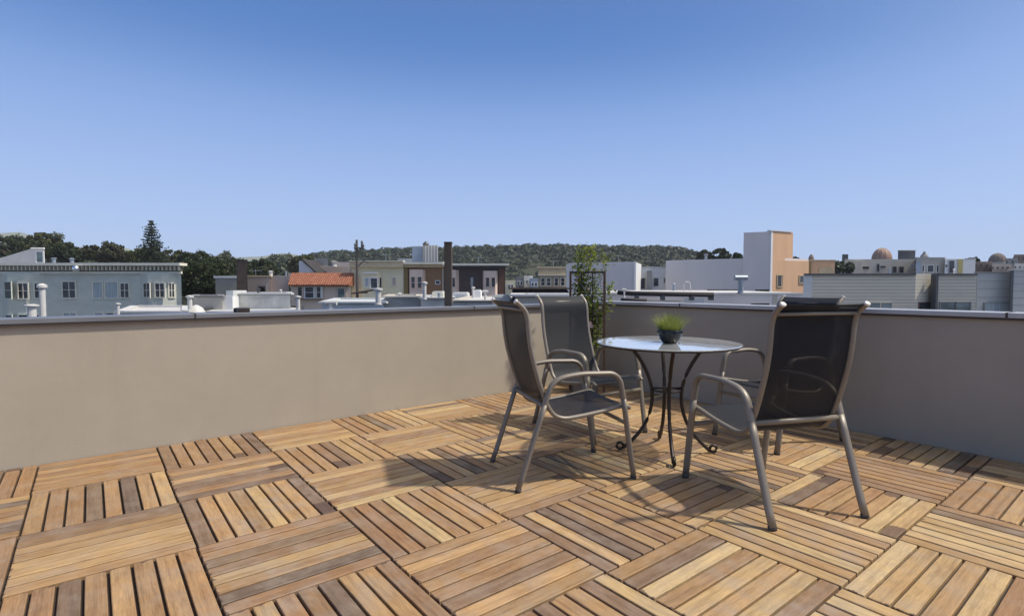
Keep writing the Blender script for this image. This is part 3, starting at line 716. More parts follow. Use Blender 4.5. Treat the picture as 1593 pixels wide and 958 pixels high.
building('low_building', 'low white walled roof in front of the dark brown roof edge', rect(801, 930, 13, 3), Z(463, 13), 'grey_wall', 'roof_white', 'bright_cap', caph=.05)

# aerials, boxes and more pipes on the roofs
def aerial(label, px, ytop, ybase, D, w=1.0):
    p = at(px, ybase, D); zt = Z(ytop, D); r = thing('roof_aerial', label, 'aerial', (p.x, D, p.z), 0, 'aerials on the roofs')
    b = MB(); b.tube([(p.x, D, p.z-.2), (p.x, D, zt)], .022, 6); b.build('mast', 'vent_grey', r)
    b = MB(); b.tube([(p.x-w*.5, D, zt-.12), (p.x+w*.5, D+.2, zt-.12)], .014, 5); b.build('boom', 'vent_grey', r)
    for k in range(5):
        x = p.x-w*.45+w*.9*k/4; b = MB(); b.tube([(x, D-.22, zt-.12), (x, D+.4, zt-.12)], .010, 4); b.build('element', 'vent_grey', r)
aerial('thin aerial on the beige stucco house right of the brown chimney', 398, 419, 431, 53)
aerial('thin aerial on the cream stucco row house right of the utility pole', 600, 394, 407, 52)
aerial('thin aerial on the near black row house roof', 744, 399, 412, 52)
aerial('thin aerial on the tan building behind the dark roof edge', 861, 405, 417, 71)
aerial('thin aerial on the lilac building behind the climbing plant', 962, 396, 408, 58)
vent('short white pipe on the long low roof between the two big white vent pipes', 622, 455, 468, 26, .14, 'cone')
vent('short grey pipe just left of the tall brown post', 683, 455, 468, 24, .12, 'flat', 'vent_grey')
vent('small white pipe near the right end of the pale flat roof with skylights', 755, 452, 470, 22, .1, 'tee')
vent('dark stub pipe on the mottled white stucco building', 402, 449, 460, 33, .16, 'flat', 'dark_trim')
vent('white stub pipe on the right part of the mottled white stucco building', 437, 450, 460, 33, .12, 'cone')
vent('thin pipe standing on the long lilac block left of the tower', 1098, 395, 405, 62, .3, 'flat', 'vent_grey', zb=Z(405, 62))
vent('thin grey pipe on the siding building roof under the red dome', 1384, 417, 427, 35, .1, 'flat', 'vent_grey')
vent('short white pipe on the siding building roof right of the dark post', 1484, 418, 427, 36, .1, 'cone')
# overhead wires from the utility pole
for i, (y0, lb, tx, ty, tz) in enumerate([(385, 'upper overhead wire running right from the utility pole', 640, 47, 4.1), (387, 'lower overhead wire running right from the utility pole', 700, 46, 3.4)]):
    p0 = at(563, y0, 34-.12); p1 = Vector((X(tx, ty), ty, tz)); pts = [p0.lerp(p1, k/12)-Vector((0, 0, .5*math.sin(math.pi*k/12))) for k in range(13)]
    b = MB(); b.tube(pts, .009, 4); tag(b.build('overhead_wire', 'dark_trim'), lb, 'wire')

# far houses between the row houses and the white block
for (x0, x1, y, D, mt, lb) in [
    (786, 802, 436, 90, 'cream_wall', 'small far cream house right of the near black shingled house'),
    (802, 815, 431, 100, 'mid_grey', 'far narrow grey house between two small cream houses'),
    (815, 829, 429, 95, 'mottled_white', 'small far white house left of the tan building'),
    (824, 838, 433, 88, 'blue_grey', 'far blue grey house touching the tan building')]:
    q = building('far_house', lb, rect(x0, x1, D, 8), Z(y, D), mt, 'roof_grey', None, 'house')
    w = Wall((X(x0, D), D), (X(x1, D), D)); xm = (x0+x1)/2
    w.window(q, xm-3.5, y+7, xm-1, y+12, 'white_clean', 'window_glass', .12); w.window(q, xm+1.5, y+7, xm+4, y+12, 'white_clean', 'window_glass', .12)
D = 70
q = building('tan_building', 'tan stucco building with small windows behind the dark roof edge', rect(837, 880, D, 8), Z(417.5, D), 'tan_wall', 'roof_grey', 'tan_cornice', caph=.2)
w = Wall((X(837, D), D), (X(880, D), D))
for x in (842, 851, 863, 873): w.window(q, x, 433, x+5, 444, 'cream_trim', 'window_glass', .12)
w.band(q, 'string_course', 'cream_trim', 837, 427, 880, 429, .003, .3)

# ---------------------------------------------------------------- white block with the tower
fp = [(X(1035, 61), 61), (26.45, 55.0), (X(1256, 57.4), 57.4), (X(1262, 57.4)+5, 70), (X(1036, 72), 72)]
WB = building('white_block', 'long pale lilac block with a tall square tower, its end wall orange', fp[:2]+[(X(1256, 57.4), 57.4), (X(1262, 57.4)+5, 70), (X(1036, 72), 72)], Z(404.5, 59.5), 'white_wall', 'roof_white')
# orange end wall skin
wl = Wall(fp[0], fp[1]); we = Wall(fp[1], (X(1256, 57.4), 57.4))
u1 = (we.B-we.A).length
b = MB(); we.box(b, 0.002, u1, .003, .06, -11, Z(406, 57)); b.build('end_wall', 'orange_stucco', WB)
tw0, tw1, tw2 = Vector((X(1155, 56.2), 56.2)), Vector((26.45, 55.0)), Vector((X(1230, 56.6), 56.6))
dd = (tw0-tw1).normalized()
b = MB(); tp = [(tw0.x-.01, tw0.y-.02), (tw1.x, tw1.y-.04), (tw2.x, tw2.y-.06), (tw2.x+.3, 61), (X(1157, 61), 61)]
b.prism(tp, -11, Z(360.5, 55.2)); b.build('tower', 'white_wall', WB)
wt = Wall(tp[1], tp[2]); L_ = (wt.B-wt.A).length
b = MB(); wt.box(b, .0, L_, .004, .075, -11, Z(360.8, 55.4)); b.build('tower_end_wall', 'orange_stucco', WB)
b = MB(); wt.box(b, -.06, .22, .002, .10, -11, Z(360.6, 55.3)); b.build('corner_board', 'white_clean', WB)
wt.window(WB, 1208, 428.5, 1215.5, 445.5, 'tan_wall', 'window_glass', .09, -1, .07, base=.078)
we.window(WB, 1243, 429.5, 1250, 439.5, 'tan_wall', 'window_glass', .1, -1, .07, base=.063)
wt.band(WB, 'tower_cap', 'bright_cap', 1196, 359.4, 1231, 360.6, -.2, .16)
wl2 = Wall(fp[0], fp[1])
OB = building('orange_building', 'low orange stucco building right of the tower above the siding', rect(1252, 1297, 68, 9), Z(406, 68), 'orange_stucco', 'roof_grey', 'tan_cornice', caph=.12)
w = Wall((X(1252, 68), 68), (X(1297, 68), 68)); w.band(OB, 'pilaster', 'ochre', 1256, 407.5, 1260, 430, .004, .25); w.band(OB, 'recess', 'tan_wall', 1274, 416, 1296, 428, .004, .08)
b = MB(); b.lathe([(.3, 0), (.35, .3), (.3, .6), (.1, .95)], (X(1274, 68), 70, Z(406, 68)), 10); b.build('roof_urn', 'brown_mix', OB)
# left wing of white block
D = 57
LB = building('white_building', 'pale lilac building whose left end hides behind the climbing plant', [(X(884, D+3), D+3), (X(989, D), D), (X(992, D+10), D+10), (X(886, D+10), D+10)], Z(408.5, 58.5), 'white_wall', 'roof_white')
MBd = building('white_building', 'white recessed building with two dark openings left of the long block', rect(992, 1036, 62, 8), Z(416.5, 62), 'white_clean', 'roof_white', 'bright_cap', caph=.08)
w = Wall((X(992, 62), 62), (X(1036, 62), 62))
w.window(MBd, 991, 432.5, 1003, 449, 'white_wall', 'window_glass', .05, -1); w.window(MBd, 1017, 432.5, 1024, 445, 'white_wall', 'window_glass', .05, -1); w.window(MBd, 1032.5, 432.5, 1035, 440, 'white_wall', 'reflect_glass', .04, -1)
b = MB(); b.prism(rect(1006, 1014, 61.2, .75), -11, Z(421, 61.5)); b.build('chimney', 'mid_grey', MBd)
b = MB(); b.prism([(X(986, 56.9), 56.9), (X(988.8, 56.9), 56.9), (X(997, 61.9), 61.9), (X(994, 61.9), 61.9)], -11, Z(408, 57)); b.build('side_wall', 'white_clean', MBd)
q = building('grey_roof_house', 'pale strip of wall beside the trellis post', rect(880.5, 886, 40, 5), Z(412, 40), 'pale_blue', 'roof_grey', None, 'house')

# near white roof at right of the corner
NR = building('white_roof_building', 'wide white parapet roof directly behind the right hand parapet', rect(942, 1249, 18, 11), Z(456.5, 18), 'white_wall', 'roof_white', None)
w = Wall((X(942, 18), 18), (X(1249, 18), 18)); w.band(NR, 'flashing', 'bright_cap', 942, 455.6, 1249, 458, -.2, .03)
w.window(NR, 1168.5, 472, 1196, 475.5, 'grey_wall', 'roof_tar', .015, -1, .02, 'louvre_slot'); w.band(NR, 'seam', 'grey_wall', 1202, 458.2, 1209, 480, .002, .012); w.band(NR, 'patch', 'pale_blue', 1065, 464, 1095, 472, .002, .01)
w.band(NR, 'lower_flashing', 'bright_cap', 1000, 466, 1060, 467.5, .002, .04)
p = at(1040, 458, 17); a = thing('roof_duct', 'long black roof pipe lying along the white roof behind the table', 'duct', (p.x, 17, p.z), 0)
b = MB(); b.tube([at(962, 455, 17.6), at(985, 456.5, 17.2), at(1110, 458.5, 16.8)], .075, 12); b.build('pipe', 'roof_tar', a, True)
for x in (990, 1030, 1075, 1105):
    b = MB(); q = at(x, 462, 17.0); b.box(q.x-.04, 16.8, q.z-.1, q.x+.04, 17.1, q.z+.05); b.build('saddle', 'dark_trim', a)
p = at(985, 466, 16); a = thing('roof_mat', 'flat black membrane roll on the white roof behind the plant', 'membrane roll', (p.x, 16, p.z))
b = MB(); b.tube([at(966, 466, 15.6), at(1006, 467, 15.6)], .045, 10); b.build('roll', 'roof_tar', a, True)
b = MB(); b.tube([at(964, 466, 15.6), at(966, 466, 15.6)], .02, 8); b.build('core', 'bright_cap', a, True)
for i, (x0, x1, lb) in enumerate([(1104, 1129, 'left dark low curb on the far edge of the white roof'), (1133, 1147, 'short dark curb just left of the capped vent pipe'), (1180, 1196, 'dark low curb at the foot of the tower')]):
    D = 27; p = at((x0+x1)/2, 453, D); a = thing('roof_curb', lb, 'roof curb', (p.x, D, p.z), 0, 'dark curbs along the white roof')
    b = MB(); b.box(X(x0, D), D, Z(458, D), X(x1, D), D+.4, Z(450.8, D)); b.build('side', 'roof_tar', a)
    b = MB(); b.box(X(x0, D)-.03, D-.03, Z(450.6, D), X(x1, D)+.03, D+.43, Z(450, D)); b.build('lid', 'dark_trim', a)
vent('tall grey vent pipe with black and white cap before the tower', 1152, 430, 457, 17.6, .17, 'tee', 'vent_grey')
vent('thin white T shaped pipe right of the climbing plant', 971, 449, 464, 16, .05, 'tee')
vent('small grey pipe on the white roof in front of the long lilac wall', 1048, 440, 455, 26, .12, 'cone', 'vent_grey')
p = at(1069, 452, 24); a = thing('handrail', 'small pale hooped roof ladder rail before the long lilac wall', 'handrail', (p.x, 24, p.z-.4))
for x in (1064, 1074):
    b = MB(); q = at(x, 438, 24); b.tube([(q.x, 24, q.z-.9), (q.x, 24, q.z-.1), (q.x+(.1 if x < 1070 else -.1), 24, q.z)], .022, 6); b.build('upright', 'vent_white', a)
b = MB(); b.tube([at(1065.5, 438.4, 24), at(1072.5, 438.4, 24)], .022, 6); b.build('rail', 'vent_white', a)

# ---------------------------------------------------------------- grey siding building (right)
D = 33
S = building('siding_building', 'long grey lap siding building with flush windows on the right', rect(1253, 1423, D, 9), Z(428.5, D), 'grey_siding', 'roof_grey')
w = Wall((X(1253, D), D), (X(1423, D), D)); w.band(S, 'eave_trim', 'dark_trim', 1253, 425.5, 1423, 428.5, -.2, .12)
w.band(S, 'corner_board', 'pale_blue', 1250, 428.7, 1262, 500, .003, .05)
w.window(S, 1352, 471, 1368, 481, 'grey_wall', 'reflect_glass', .03, -1); w.window(S, 1370, 471, 1386, 481, 'grey_wall', 'reflect_glass', .03, -1)
rr = [(X(1423, D), D), (X(1449, D+1.6), D+1.6), (X(1452, D+1.6), D+1.6), (X(1452, D+9), D+9), (X(1423, D), D+9)]
b = MB(); b.prism([(X(1423, D)+.003, D+.0), (X(1452.5, D+.75), D+.75), (X(1452.5, D+9), D+9), (X(1424, D+9), D+9)], -11, Z(425.8, D)); b.build('angled_return', 'grey_siding', S)
wr = Wall((X(1423, D), D), (X(1452.5, D+.75), D+.75)); wr.window(S, 1429, 471, 1446, 483, 'red_brown', 'window_glass', .04, -1, .05)
b = MB(); b.box(X(1452.7, D), D-.12, -11, X(1456.2, D), D+.3, Z(426, D)); b.build('corner_post', 'dark_trim', S)
b = MB(); b.prism(rect(1456.3, 1518, D, 9), -11, Z(428.3, D)); b.build('right_wall', 'grey_siding', S)
w = Wall((X(1456.3, D), D), (X(1518, D), D)); w.band(S, 'right_eave_trim', 'dark_trim', 1456.4, 425.5, 1518, 428.2, -.2, .12)
w.window(S, 1462, 470.5, 1484, 484, 'mid_grey', 'reflect_glass', .05, -1); w.window(S, 1486, 470.5, 1508, 484, 'mid_grey', 'reflect_glass', .05, -1)
PB = building('panel_building', 'smooth blue grey panelled building joined to the lap siding at the right edge', rect(1518.5, 1571, D+.3, 9), Z(424.5, D+.3), 'blue_panel', 'roof_grey', None)
w = Wall((X(1518.5, D+.3), D+.3), (X(1571, D+.3), D+.3)); w.window(PB, 1531, 471, 1569, 486, 'mid_grey', 'curtain_glass', .04, -1)
w.band(PB, 'top_trim', 'mid_grey', 1518.6, 422.8, 1571, 424.4, -.2, .08)
for y in (437, 449, 462): w.band(PB, 'panel_joint', 'mid_grey', 1521, y, 1570, y+.6, .002, .006)
PC = building('panel_building', 'taller blue grey panelled building cut by the right edge', rect(1571.6, 1720, D-.2, 9), Z(420.5, D-.2), 'blue_panel', 'roof_grey', None)
w = Wall((X(1571.6, D-.2), D-.2), (X(1720, D-.2), D-.2)); w.band(PC, 'corner_trim', 'dark_trim', 1571.7, 420.8, 1573.3, 500, .002, .05)
for y in (430, 441, 452, 463, 474): w.band(PC, 'panel_joint', 'mid_grey', 1573.6, y, 1720, y+.6, .002, .006)
w.band(PC, 'top_trim', 'bright_cap', 1571.7, 418.8, 1720, 420.3, -.2, .08)

# far right skyline
D = 95
q = building('grey_building', 'wide grey building with small slit windows below the red dome', rect(1312, 1424, D, 12), Z(403.5, D), 'grey_wall', 'roof_grey', None)
w = Wall((X(1312, D), D), (X(1424, D), D))
for x0, y0, x1, y1 in ((1341, 415, 1351, 418), (1370, 414, 1377, 416), (1364.5, 411, 1367, 422), (1389, 415, 1394, 424), (1399, 415, 1405, 424)): w.window(q, x0, y0, x1, y1, 'mid_grey', 'window_glass', .08, -1)
b = MB(); b.prism(rect(1325, 1340, D-.6, .55), -11, Z(406, D)); b.build('pier', 'grey_wall', q)
b = MB(); b.prism(rect(1308, 1317.5, D+.2, 1), -11, Z(395.5, D)); b.build('chimney', 'dark_trim', q)
b = MB(); b.prism(rect(1394.5, 1421.5, D+.5, 3.5), Z(403.5, D)+.04, Z(390, D)); b.build('plant_room', 'dark_trim', q); 
b = MB(); b.prism(rect(1394, 1422, D+.4, 3.7), Z(389.8, D), Z(388.8, D)); b.build('plant_room_cap', 'grey_wall', q)
D = 88
q = building('white_building', 'white building with three dark windows right of the dark roof box', rect(1423, 1468, D, 10), Z(401.5, D), 'grey_wall', 'roof_white', 'bright_cap', caph=.1)
w = Wall((X(1423, D), D), (X(1468, D), D)); w.band(q, 'blue_panel', 'blue_grey', 1425, 406, 1432, 425, .003, .06)
for x0, x1 in ((1434.5, 1437), (1443, 1451.5), (1457, 1459.5)): w.window(q, x0, 413, x1, 423, 'white_clean', 'window_glass', .1, -1)
w.window(q, 1417, 412, 1423.5, 415, 'mid_grey', 'window_glass', .06, -1)
b = MB(); b.lathe([(.55, 0), (.6, .3), (.3, .7), (.12, 1.1)], (X(1450, D), D+2, Z(401.5, D)+.1), 12); b.build('roof_finial', 'mid_grey', q)
q = building('white_building', 'bright white building with a yellow strip and dark door', rect(1468.3, 1515, D-1, 10), Z(403, D-1), 'white_clean', 'roof_white', None)
w = Wall((X(1468.3, D-1), D-1), (X(1515, D-1), D-1)); w.band(q, 'yellow_strip', 'yellow_wall', 1490, 403.2, 1497, 425, .003, .08)
w.window(q, 1477, 406, 1483, 424, 'mid_grey', 'window_glass', .1, -1, name='door'); w.window(q, 1471, 412, 1473, 415, 'mid_grey', 'window_glass', .05, -1)
b = MB(); b.prism(rect(1498, 1516, D-1.02, 3), Z(403, D), Z(402.2, D)); b.build('eave', 'cream_trim', q)
# bushy lot left of the grey building
for i, (px, y, w_, lb) in enumerate([(1304, 404, 20, 'mottled grey green bush left of the wide grey building'), (1320, 407, 16, 'small pale bush against the wide grey building')]):
    tree('broadleaf_tree', lb, px, y, 428, w_, 92, 'leaf_grey', 60+i, G, nclump=26, nleaf=60)
# domed church
def dome(label, px0, px1, ytop, yb, D, mat, rib):
    x = X((px0+px1)/2, D); r = (px1-px0)/2/F*D; z0 = Z(yb, D); hh = Z(ytop, D)-z0
    root = thing('domed_tower', label, 'dome', (x, D, -11))
    b = MB(); b.lathe([(r*1.02, -11), (r*1.02, z0-.5), (r*1.1, z0-.4), (r*1.1, z0)], (x, D, 0), 24); b.build('drum', 'grey_wall', root)
    b = MB(); b.lathe([(r*math.cos(t), z0+hh*math.sin(t)) for t in [i*math.pi/2/10 for i in range(10)]]+[(.02, z0+hh)], (x, D, 0), 28); b.build('dome', mat, root, True)
    for k in range(14):
        a = k*2*math.pi/14+.1; b = MB()
        b.tube([Vector((x+r*1.01*math.cos(t)*math.cos(a), D+r*1.01*math.cos(t)*math.sin(a), z0+hh*1.01*math.sin(t))) for t in [i*math.pi/2/8*.9 for i in range(9)]], r*.02, 5); b.build('rib', rib, root)
    b = MB(); b.lathe([(r*.1, z0+hh*.98), (r*.08, z0+hh*1.03), (.02, z0+hh*1.05)], (x, D, 0), 10); b.build('finial', mat, root)
# ribs are thin
dome('red ribbed round dome on the skyline above the grey building', 1356, 1383, 386, 404, 230, 'dome_red', 'dome_rib')
dome('grey brown round dome on the skyline near the right edge', 1538, 1560, 394, 408, 230, 'brown_mix', 'mid_grey')
for (x0, x1, y, D, mt, lb) in [
    (1514, 1541, 407, 120, 'brown_mix', 'far flat topped brown building left of the grey brown dome'),
    (1541, 1572, 411, 112, 'beige_wall', 'far beige low building under the grey brown dome'),
    (1562, 1581, 402, 150, 'mid_grey', 'far grey building right of the grey brown dome'),
    (1574, 1640, 396, 160, 'brown_mix', 'far brown building on the skyline cut by the right edge'),
    (1576, 1640, 410, 105, 'mottled_white', 'low white building above the taller panelled building')]:
    q = building('skyline_building', lb, rect(x0, x1, D, 9), Z(y, D), mt, 'roof_grey', None)
    w = Wall((X(x0, D), D), (X(x1, D), D)); n = max(2, int((x1-x0)/7))
    for k in range(n):
        xx = x0+(x1-x0)*(k+.3)/n; w.window(q, xx, y+4, xx+2.2, y+7.5, mt, 'window_glass', .06, -1)

# ================================================================ the roof deck
th = 0.6672; O = Vector((-3.4319, 2.9245, 0)); TL = 0.60884
EX = Vector((math.cos(th), math.sin(th), 0)); EY = Vector((math.sin(th), -math.cos(th), 0))
def G2(i, j, z=0): return O+EX*(i*TL)+EY*(j*TL)+Vector((0, 0, z))
I0, I1, J1 = -4, 9, 12
mb = MB(); cols = []; uvs = []
rng = random.Random(11)
gap = .0108; NS = 8; pitch = (TL-.004)/NS
stain_at = {}                                   # slats with dark ends, by tile
def slat(i, j, k, tonev):
    alongx = (i+j) % 2 == 1
    c0 = .002+k*pitch+gap/2; c1 = .002+(k+1)*pitch-gap/2; a0, a1 = .003, TL-.003
    ch = .0022; zt = rng.uniform(-.0008, .0008); zb = -.022
    flip = rng.random() < .5
    P = (lambda a, c, z: G2(i, j)+EX*a+EY*c+Vector((0, 0, z))) if alongx else (lambda a, c, z: G2(i, j)+EX*c+EY*a+Vector((0, 0, z)))
    vs = [(a0, c0, zb), (a1, c0, zb), (a1, c1, zb), (a0, c1, zb),
          (a0, c0, zt-ch), (a1, c0, zt-ch), (a1, c1, zt-ch), (a0, c1, zt-ch),
          (a0+ch, c0+ch, zt), (a1-ch, c0+ch, zt), (a1-ch, c1-ch, zt), (a0+ch, c1-ch, zt)]
    fs = [(0, 1, 5, 4), (1, 2, 6, 5), (2, 3, 7, 6), (3, 0, 4, 7), (4, 5, 9, 8), (5, 6, 10, 9), (6, 7, 11, 10), (7, 4, 8, 11), (8, 9, 10, 11)]
    if not alongx: fs = [f[::-1] for f in fs]
    mb.add([P(*v) for v in vs], fs)
    st = stain_at.get((i, j, k), 0)
    end = 0
    if isinstance(st, tuple): st, end = st
    elif rng.random() < .035: st = rng.uniform(.12, .4); end = rng.random() < .5
    rv = rng.random()
    for f in fs:
        for q in f:
            a, c, z = vs[q]; u = a-a0
            if end: u = a1-a
            uvs.append((u, c-c0)); cols.append((tonev, rv, st, 1))
stain_at.update({(8, 5, 7): (.75, 0), (8, 5, 6): (.12, 0), (8, 5, 1): (.9, 0), (8, 5, 3): (.45, 0), (2, 2, 7): (.42, 1), (3, 3, 7): (.0, 1),
                 (4, 2, 0): (.45, 1), (6, 5, 7): (.42, 0), (5, 2, 4): (.4, 1), (8, 4, 6): (1.0, 0), (2, 0, 5): (.25, 1)})
for i in range(I0, I1):
    for j in range(0, J1):
        mood = rng.gauss(0, .06)-(.10 if i < 3 else 0)-(.05 if j > 8 else 0)+(.06 if 4 <= i <= 7 and j >= 3 else 0)
        for k in range(NS):
            r = rng.random()
            t = rng.uniform(.64, .97) if r < .38 else (rng.uniform(.34, .68) if r < .86 else rng.uniform(.0, .34))
            slat(i, j, k, min(1, max(0, t+mood)))
deck = mb.build('deck', 'teak')
me = deck.data
ca = me.color_attributes.new('slat', 'FLOAT_COLOR', 'CORNER'); uvl = me.uv_layers.new(name='UVMap')
ca.data.foreach_set('color', [x for c in cols for x in c]); uvl.data.foreach_set('uv', [x for c in uvs for x in c])
tag(deck, kind='structure')
# plastic base grid under the slats
b = MB(); b.add([G2(I0, 0, -.016), G2(I1, 0, -.016), G2(I1, J1, -.016), G2(I0, J1, -.016)], [(3, 2, 1, 0)])
tag(b.build('deck_base', 'tile_base'), kind='structure')
# our own building below the deck
b = MB(); pts = [G2(I0, -.34), G2(I1+.34, -.34), G2(I1+.34, J1), G2(I0, J1)]
b.prism([(p.x, p.y) for p in pts], -10.99, -.06)
OWN = b.build('terrace_building', 'deck_under'); tag(OWN, 'building that carries the wood tiled roof terrace', 'building')

# parapets
def parapet(label, A, B, nrm, th_, ztop, cz, capmat, over):
    """inner face from A to B; nrm points to the deck"""
    A = Vector(A); B = Vector(B); d = (B-A).normalized(); L = (B-A).length
    root = thing('parapet_wall', label, 'wall', (A.x, A.y, -.05), 0, 'parapets round the deck')
    P = lambda u, n, z: A+d*u+nrm*n+Vector((0, 0, z))
    def bx(mb, u0, u1, n0, n1, z0, z1): mb.hexa([P(u0, n0, z0), P(u1, n0, z0), P(u1, n1, z0), P(u0, n1, z0), P(u0, n0, z1), P(u1, n0, z1), P(u1, n1, z1), P(u0, n1, z1)])
    b = MB(); bx(b, 0, L, -th_, 0, -.058, ztop); b.build('wall', 'stucco', root)
    b = MB(); bx(b, 0, L, -th_-over, over, ztop+.002, ztop+cz); b.build('coping', capmat, root, bevel=.003)
    b = MB(); bx(b, 0, L, over*.55, over-.004, ztop-.012, ztop+.0015); b.build('drip_edge', 'drip', root)
    n = int(L/2.4)
    for k in range(1, n+1):
        u = k*2.4-.9; b = MB(); bx(b, u, u+.012, -th_-over-.002, over+.002, ztop+.004, ztop+cz+.002); b.build('coping_joint', 'drip', root)
    return root
nL = EY.copy(); nR = -EX
parapet('long sunlit beige stucco parapet with dark grey coping on the left', G2(I0, 0), G2(I1, 0), nL, .2, .880, .034, 'coping_grey', .03)
parapet('shaded beige stucco parapet with sky-bright metal coping on the right', G2(I1, -.34), G2(I1, J1), nR, .2, .908, .034, 'coping_skylit', .03)
# small dark clamp on the left coping
def on_line(px, A, d):     # point where the photo column px meets the wall line
    r = ray(px, 479); k = (A.x*r.y-A.y*r.x)/(d.y*r.x-d.x*r.y); return A+d*k
q = on_line(380, G2(0, 0), EX)-EY*.06
a = thing('coping_clamp', 'small dark box clamped on the left coping below the chimney', 'clamp', (q.x, q.y, .914), th)
b = MB(); b.box(-.04, -.06, 0, .04, .06, .034); b.v = [parent_world(a) @ v for v in b.v]; b.build('body', 'iron', a, bevel=.004)
b = MB(); b.box(-.05, .06, -.05, .05, .068, .03); b.v = [parent_world(a) @ v for v in b.v]; b.build('flange', 'iron', a)

# ---------------------------------------------------------------- chairs
def smooth_path(P, it=3):
    P = [Vector(p) for p in P]
    for _ in range(it):
        Q = [P[0]]
        for a, c in zip(P, P[1:]): Q += [a*.75+c*.25, a*.25+c*.75]
        Q.append(P[-1]); P = Q
    return P
def make_chair(label, loc, rz):
    """local +x is the front; s runs from rear foot to front foot"""
    t = thing('patio_chair', label, 'chair', (0, 0, 0), 0, 'sling chairs round the glass table')
    S0 = .353
    for sd in (-1, 1):
        y = .263*sd; q = lambda s, z: Vector((s-S0, y, z))
        rear = [q(0, 0), q(.155, .465)]
        arm = smooth_path([q(.155, .465), q(.20, .60), q(.36, .625), q(.46, .622), q(.605, .618), q(.635, .47)])
        front = [q(.635, .47), q(.705, 0)]
        # arm: flat oval tube
        b = MB(); b.tube(arm, .0145, 12, 1.4, side=(0, 1, 0)); b.build('armrest', 'chair_metal', t, True)
        for nm, pp in (('leg', rear), ('leg', front)):
            b = MB(); n = 6; lo_, hi_ = (pp[0], pp[1]) if pp[0].z < pp[1].z else (pp[1], pp[0])
            b.tube([lo_.lerp(hi_, i/n)+(Vector((0, 0, .012)) if i == 0 else Vector()) for i in range(n+1)], .0145, 12, 1.4, side=(0, 1, 0))
            lg = b.build(nm, 'chair_metal', t, True)
            c = MB(); dr = (hi_-lo_).normalized(); c.tube([lo_+dr*.0, lo_+dr*.020], .0158, 12, 1.38, side=(0, 1, 0)); c.build('foot_cap', 'foot_rubber', lg, True)
    prof = [(-.002, 1.028), (.05, .985), (.066, .93), (.07, .86), (.085, .75), (.12, .62), (.165, .49), (.205, .405), (.27, .372), (.36, .378), (.50, .396), (.62, .42), (.668, .424), (.69, .405)]
    sp = smooth_path([(s-S0, 0, z) for s, z in prof], 2)
    for sd in (-1, 1):
        b = MB(); b.tube([p+Vector((0, .236*sd, 0)) for p in sp], .0125, 10, 1.15, side=(0, 1, 0)); rail = b.build('side_rail', 'chair_metal', t, True)
        c = MB(); d = (sp[0]-sp[1]).normalized(); e = sp[0]+Vector((0, .236*sd, 0))
        c.tube([e-d*.002, e+d*.006, e+d*.008], [.0138, .0138, .011], 10, 1.15, side=(0, 1, 0)); c.build('end_cap', 'cap_plastic', rail, True)
    def cross(name, s, z, w, r=.010, fl=1.3):
        b = MB(); b.tube([(s-S0, -w, z), (s-S0, w, z)], r, 8, fl); b.build(name, 'chair_metal', t, True)
    cross('stretcher', .155, .452, .26, .0105); cross('stretcher', .66, .325, .255, .0105)
    cross('cross_rail', .036, .983, .232, .0085, 1.0); cross('cross_rail', .655, .413, .232, .0085, 1.0)
    # sling: back and seat sheets between the rails, slightly sagging
    def sheet(name, ids):
        b = MB(); n = len(ids); K = 9
        for lay in (0, 1):
            for i in ids:
                p = sp[i]; tn = (sp[min(i+1, len(sp)-1)]-sp[max(i-1, 0)]).normalized(); nr = Vector((-tn.z, 0, tn.x))
                if nr.x < 0: nr = -nr
                if abs(nr.x) < .3 and nr.z < 0: nr = -nr
                for k in range(K):
                    f = k/(K-1)*2-1; sag = .0045*(1-f*f)
                    b.v.append(p+Vector((0, f*.229, 0))+nr*(.004-sag-lay*.0016))
        for i in range(n-1):
            for k in range(K-1):
                a = i*K+k; b.f.append((a, a+1, a+K+1, a+K))
        o = b.build(name, 'sling', t, True); return o
    mid = min(range(len(sp)), key=lambda i: abs(sp[i].z-.395)+abs(sp[i].x+S0-.21))
    sheet('backrest', list(range(1, mid+1))); sheet('seat', list(range(mid, len(sp)-2)))
    t.location = loc; t.rotation_euler = (0, 0, rz)
    return t
def centre(R_, F_, side):   # centre of the footprint from one side's rear and front feet
    R_ = Vector(R_); F_ = Vector(F_); d = (F_-R_).normalized(); n = Vector((-d.y, d.x))
    c = (R_+F_)/2+n*.26*side; return (c.x, c.y, 0), math.atan2(d.y, d.x)
lc, rc = centre((0.032, 2.856), (0.703, 3.063), 1)
chA = make_chair('sling chair in front on the left, seen from the side facing right', lc, rc)
lc, rc = centre((1.192, 2.399), (1.015, 3.082), -1)
chC = copy_thing(chA, 'sling chair nearest the camera on the right, its dark back toward us', lc, rc)
copy_thing(chA, 'rear left sling chair facing us beside the climbing plant', (.60, 4.18, 0), R(-56))
d = Vector((-.476, -.237)).normalized(); f = (Vector((1.516, 3.972))+Vector((1.753, 3.496)))/2; c = f-d*.352
copy_thing(chA, 'rear right sling chair half hidden behind the nearest chair back', (c.x, c.y, 0), math.atan2(d.y, d.x))

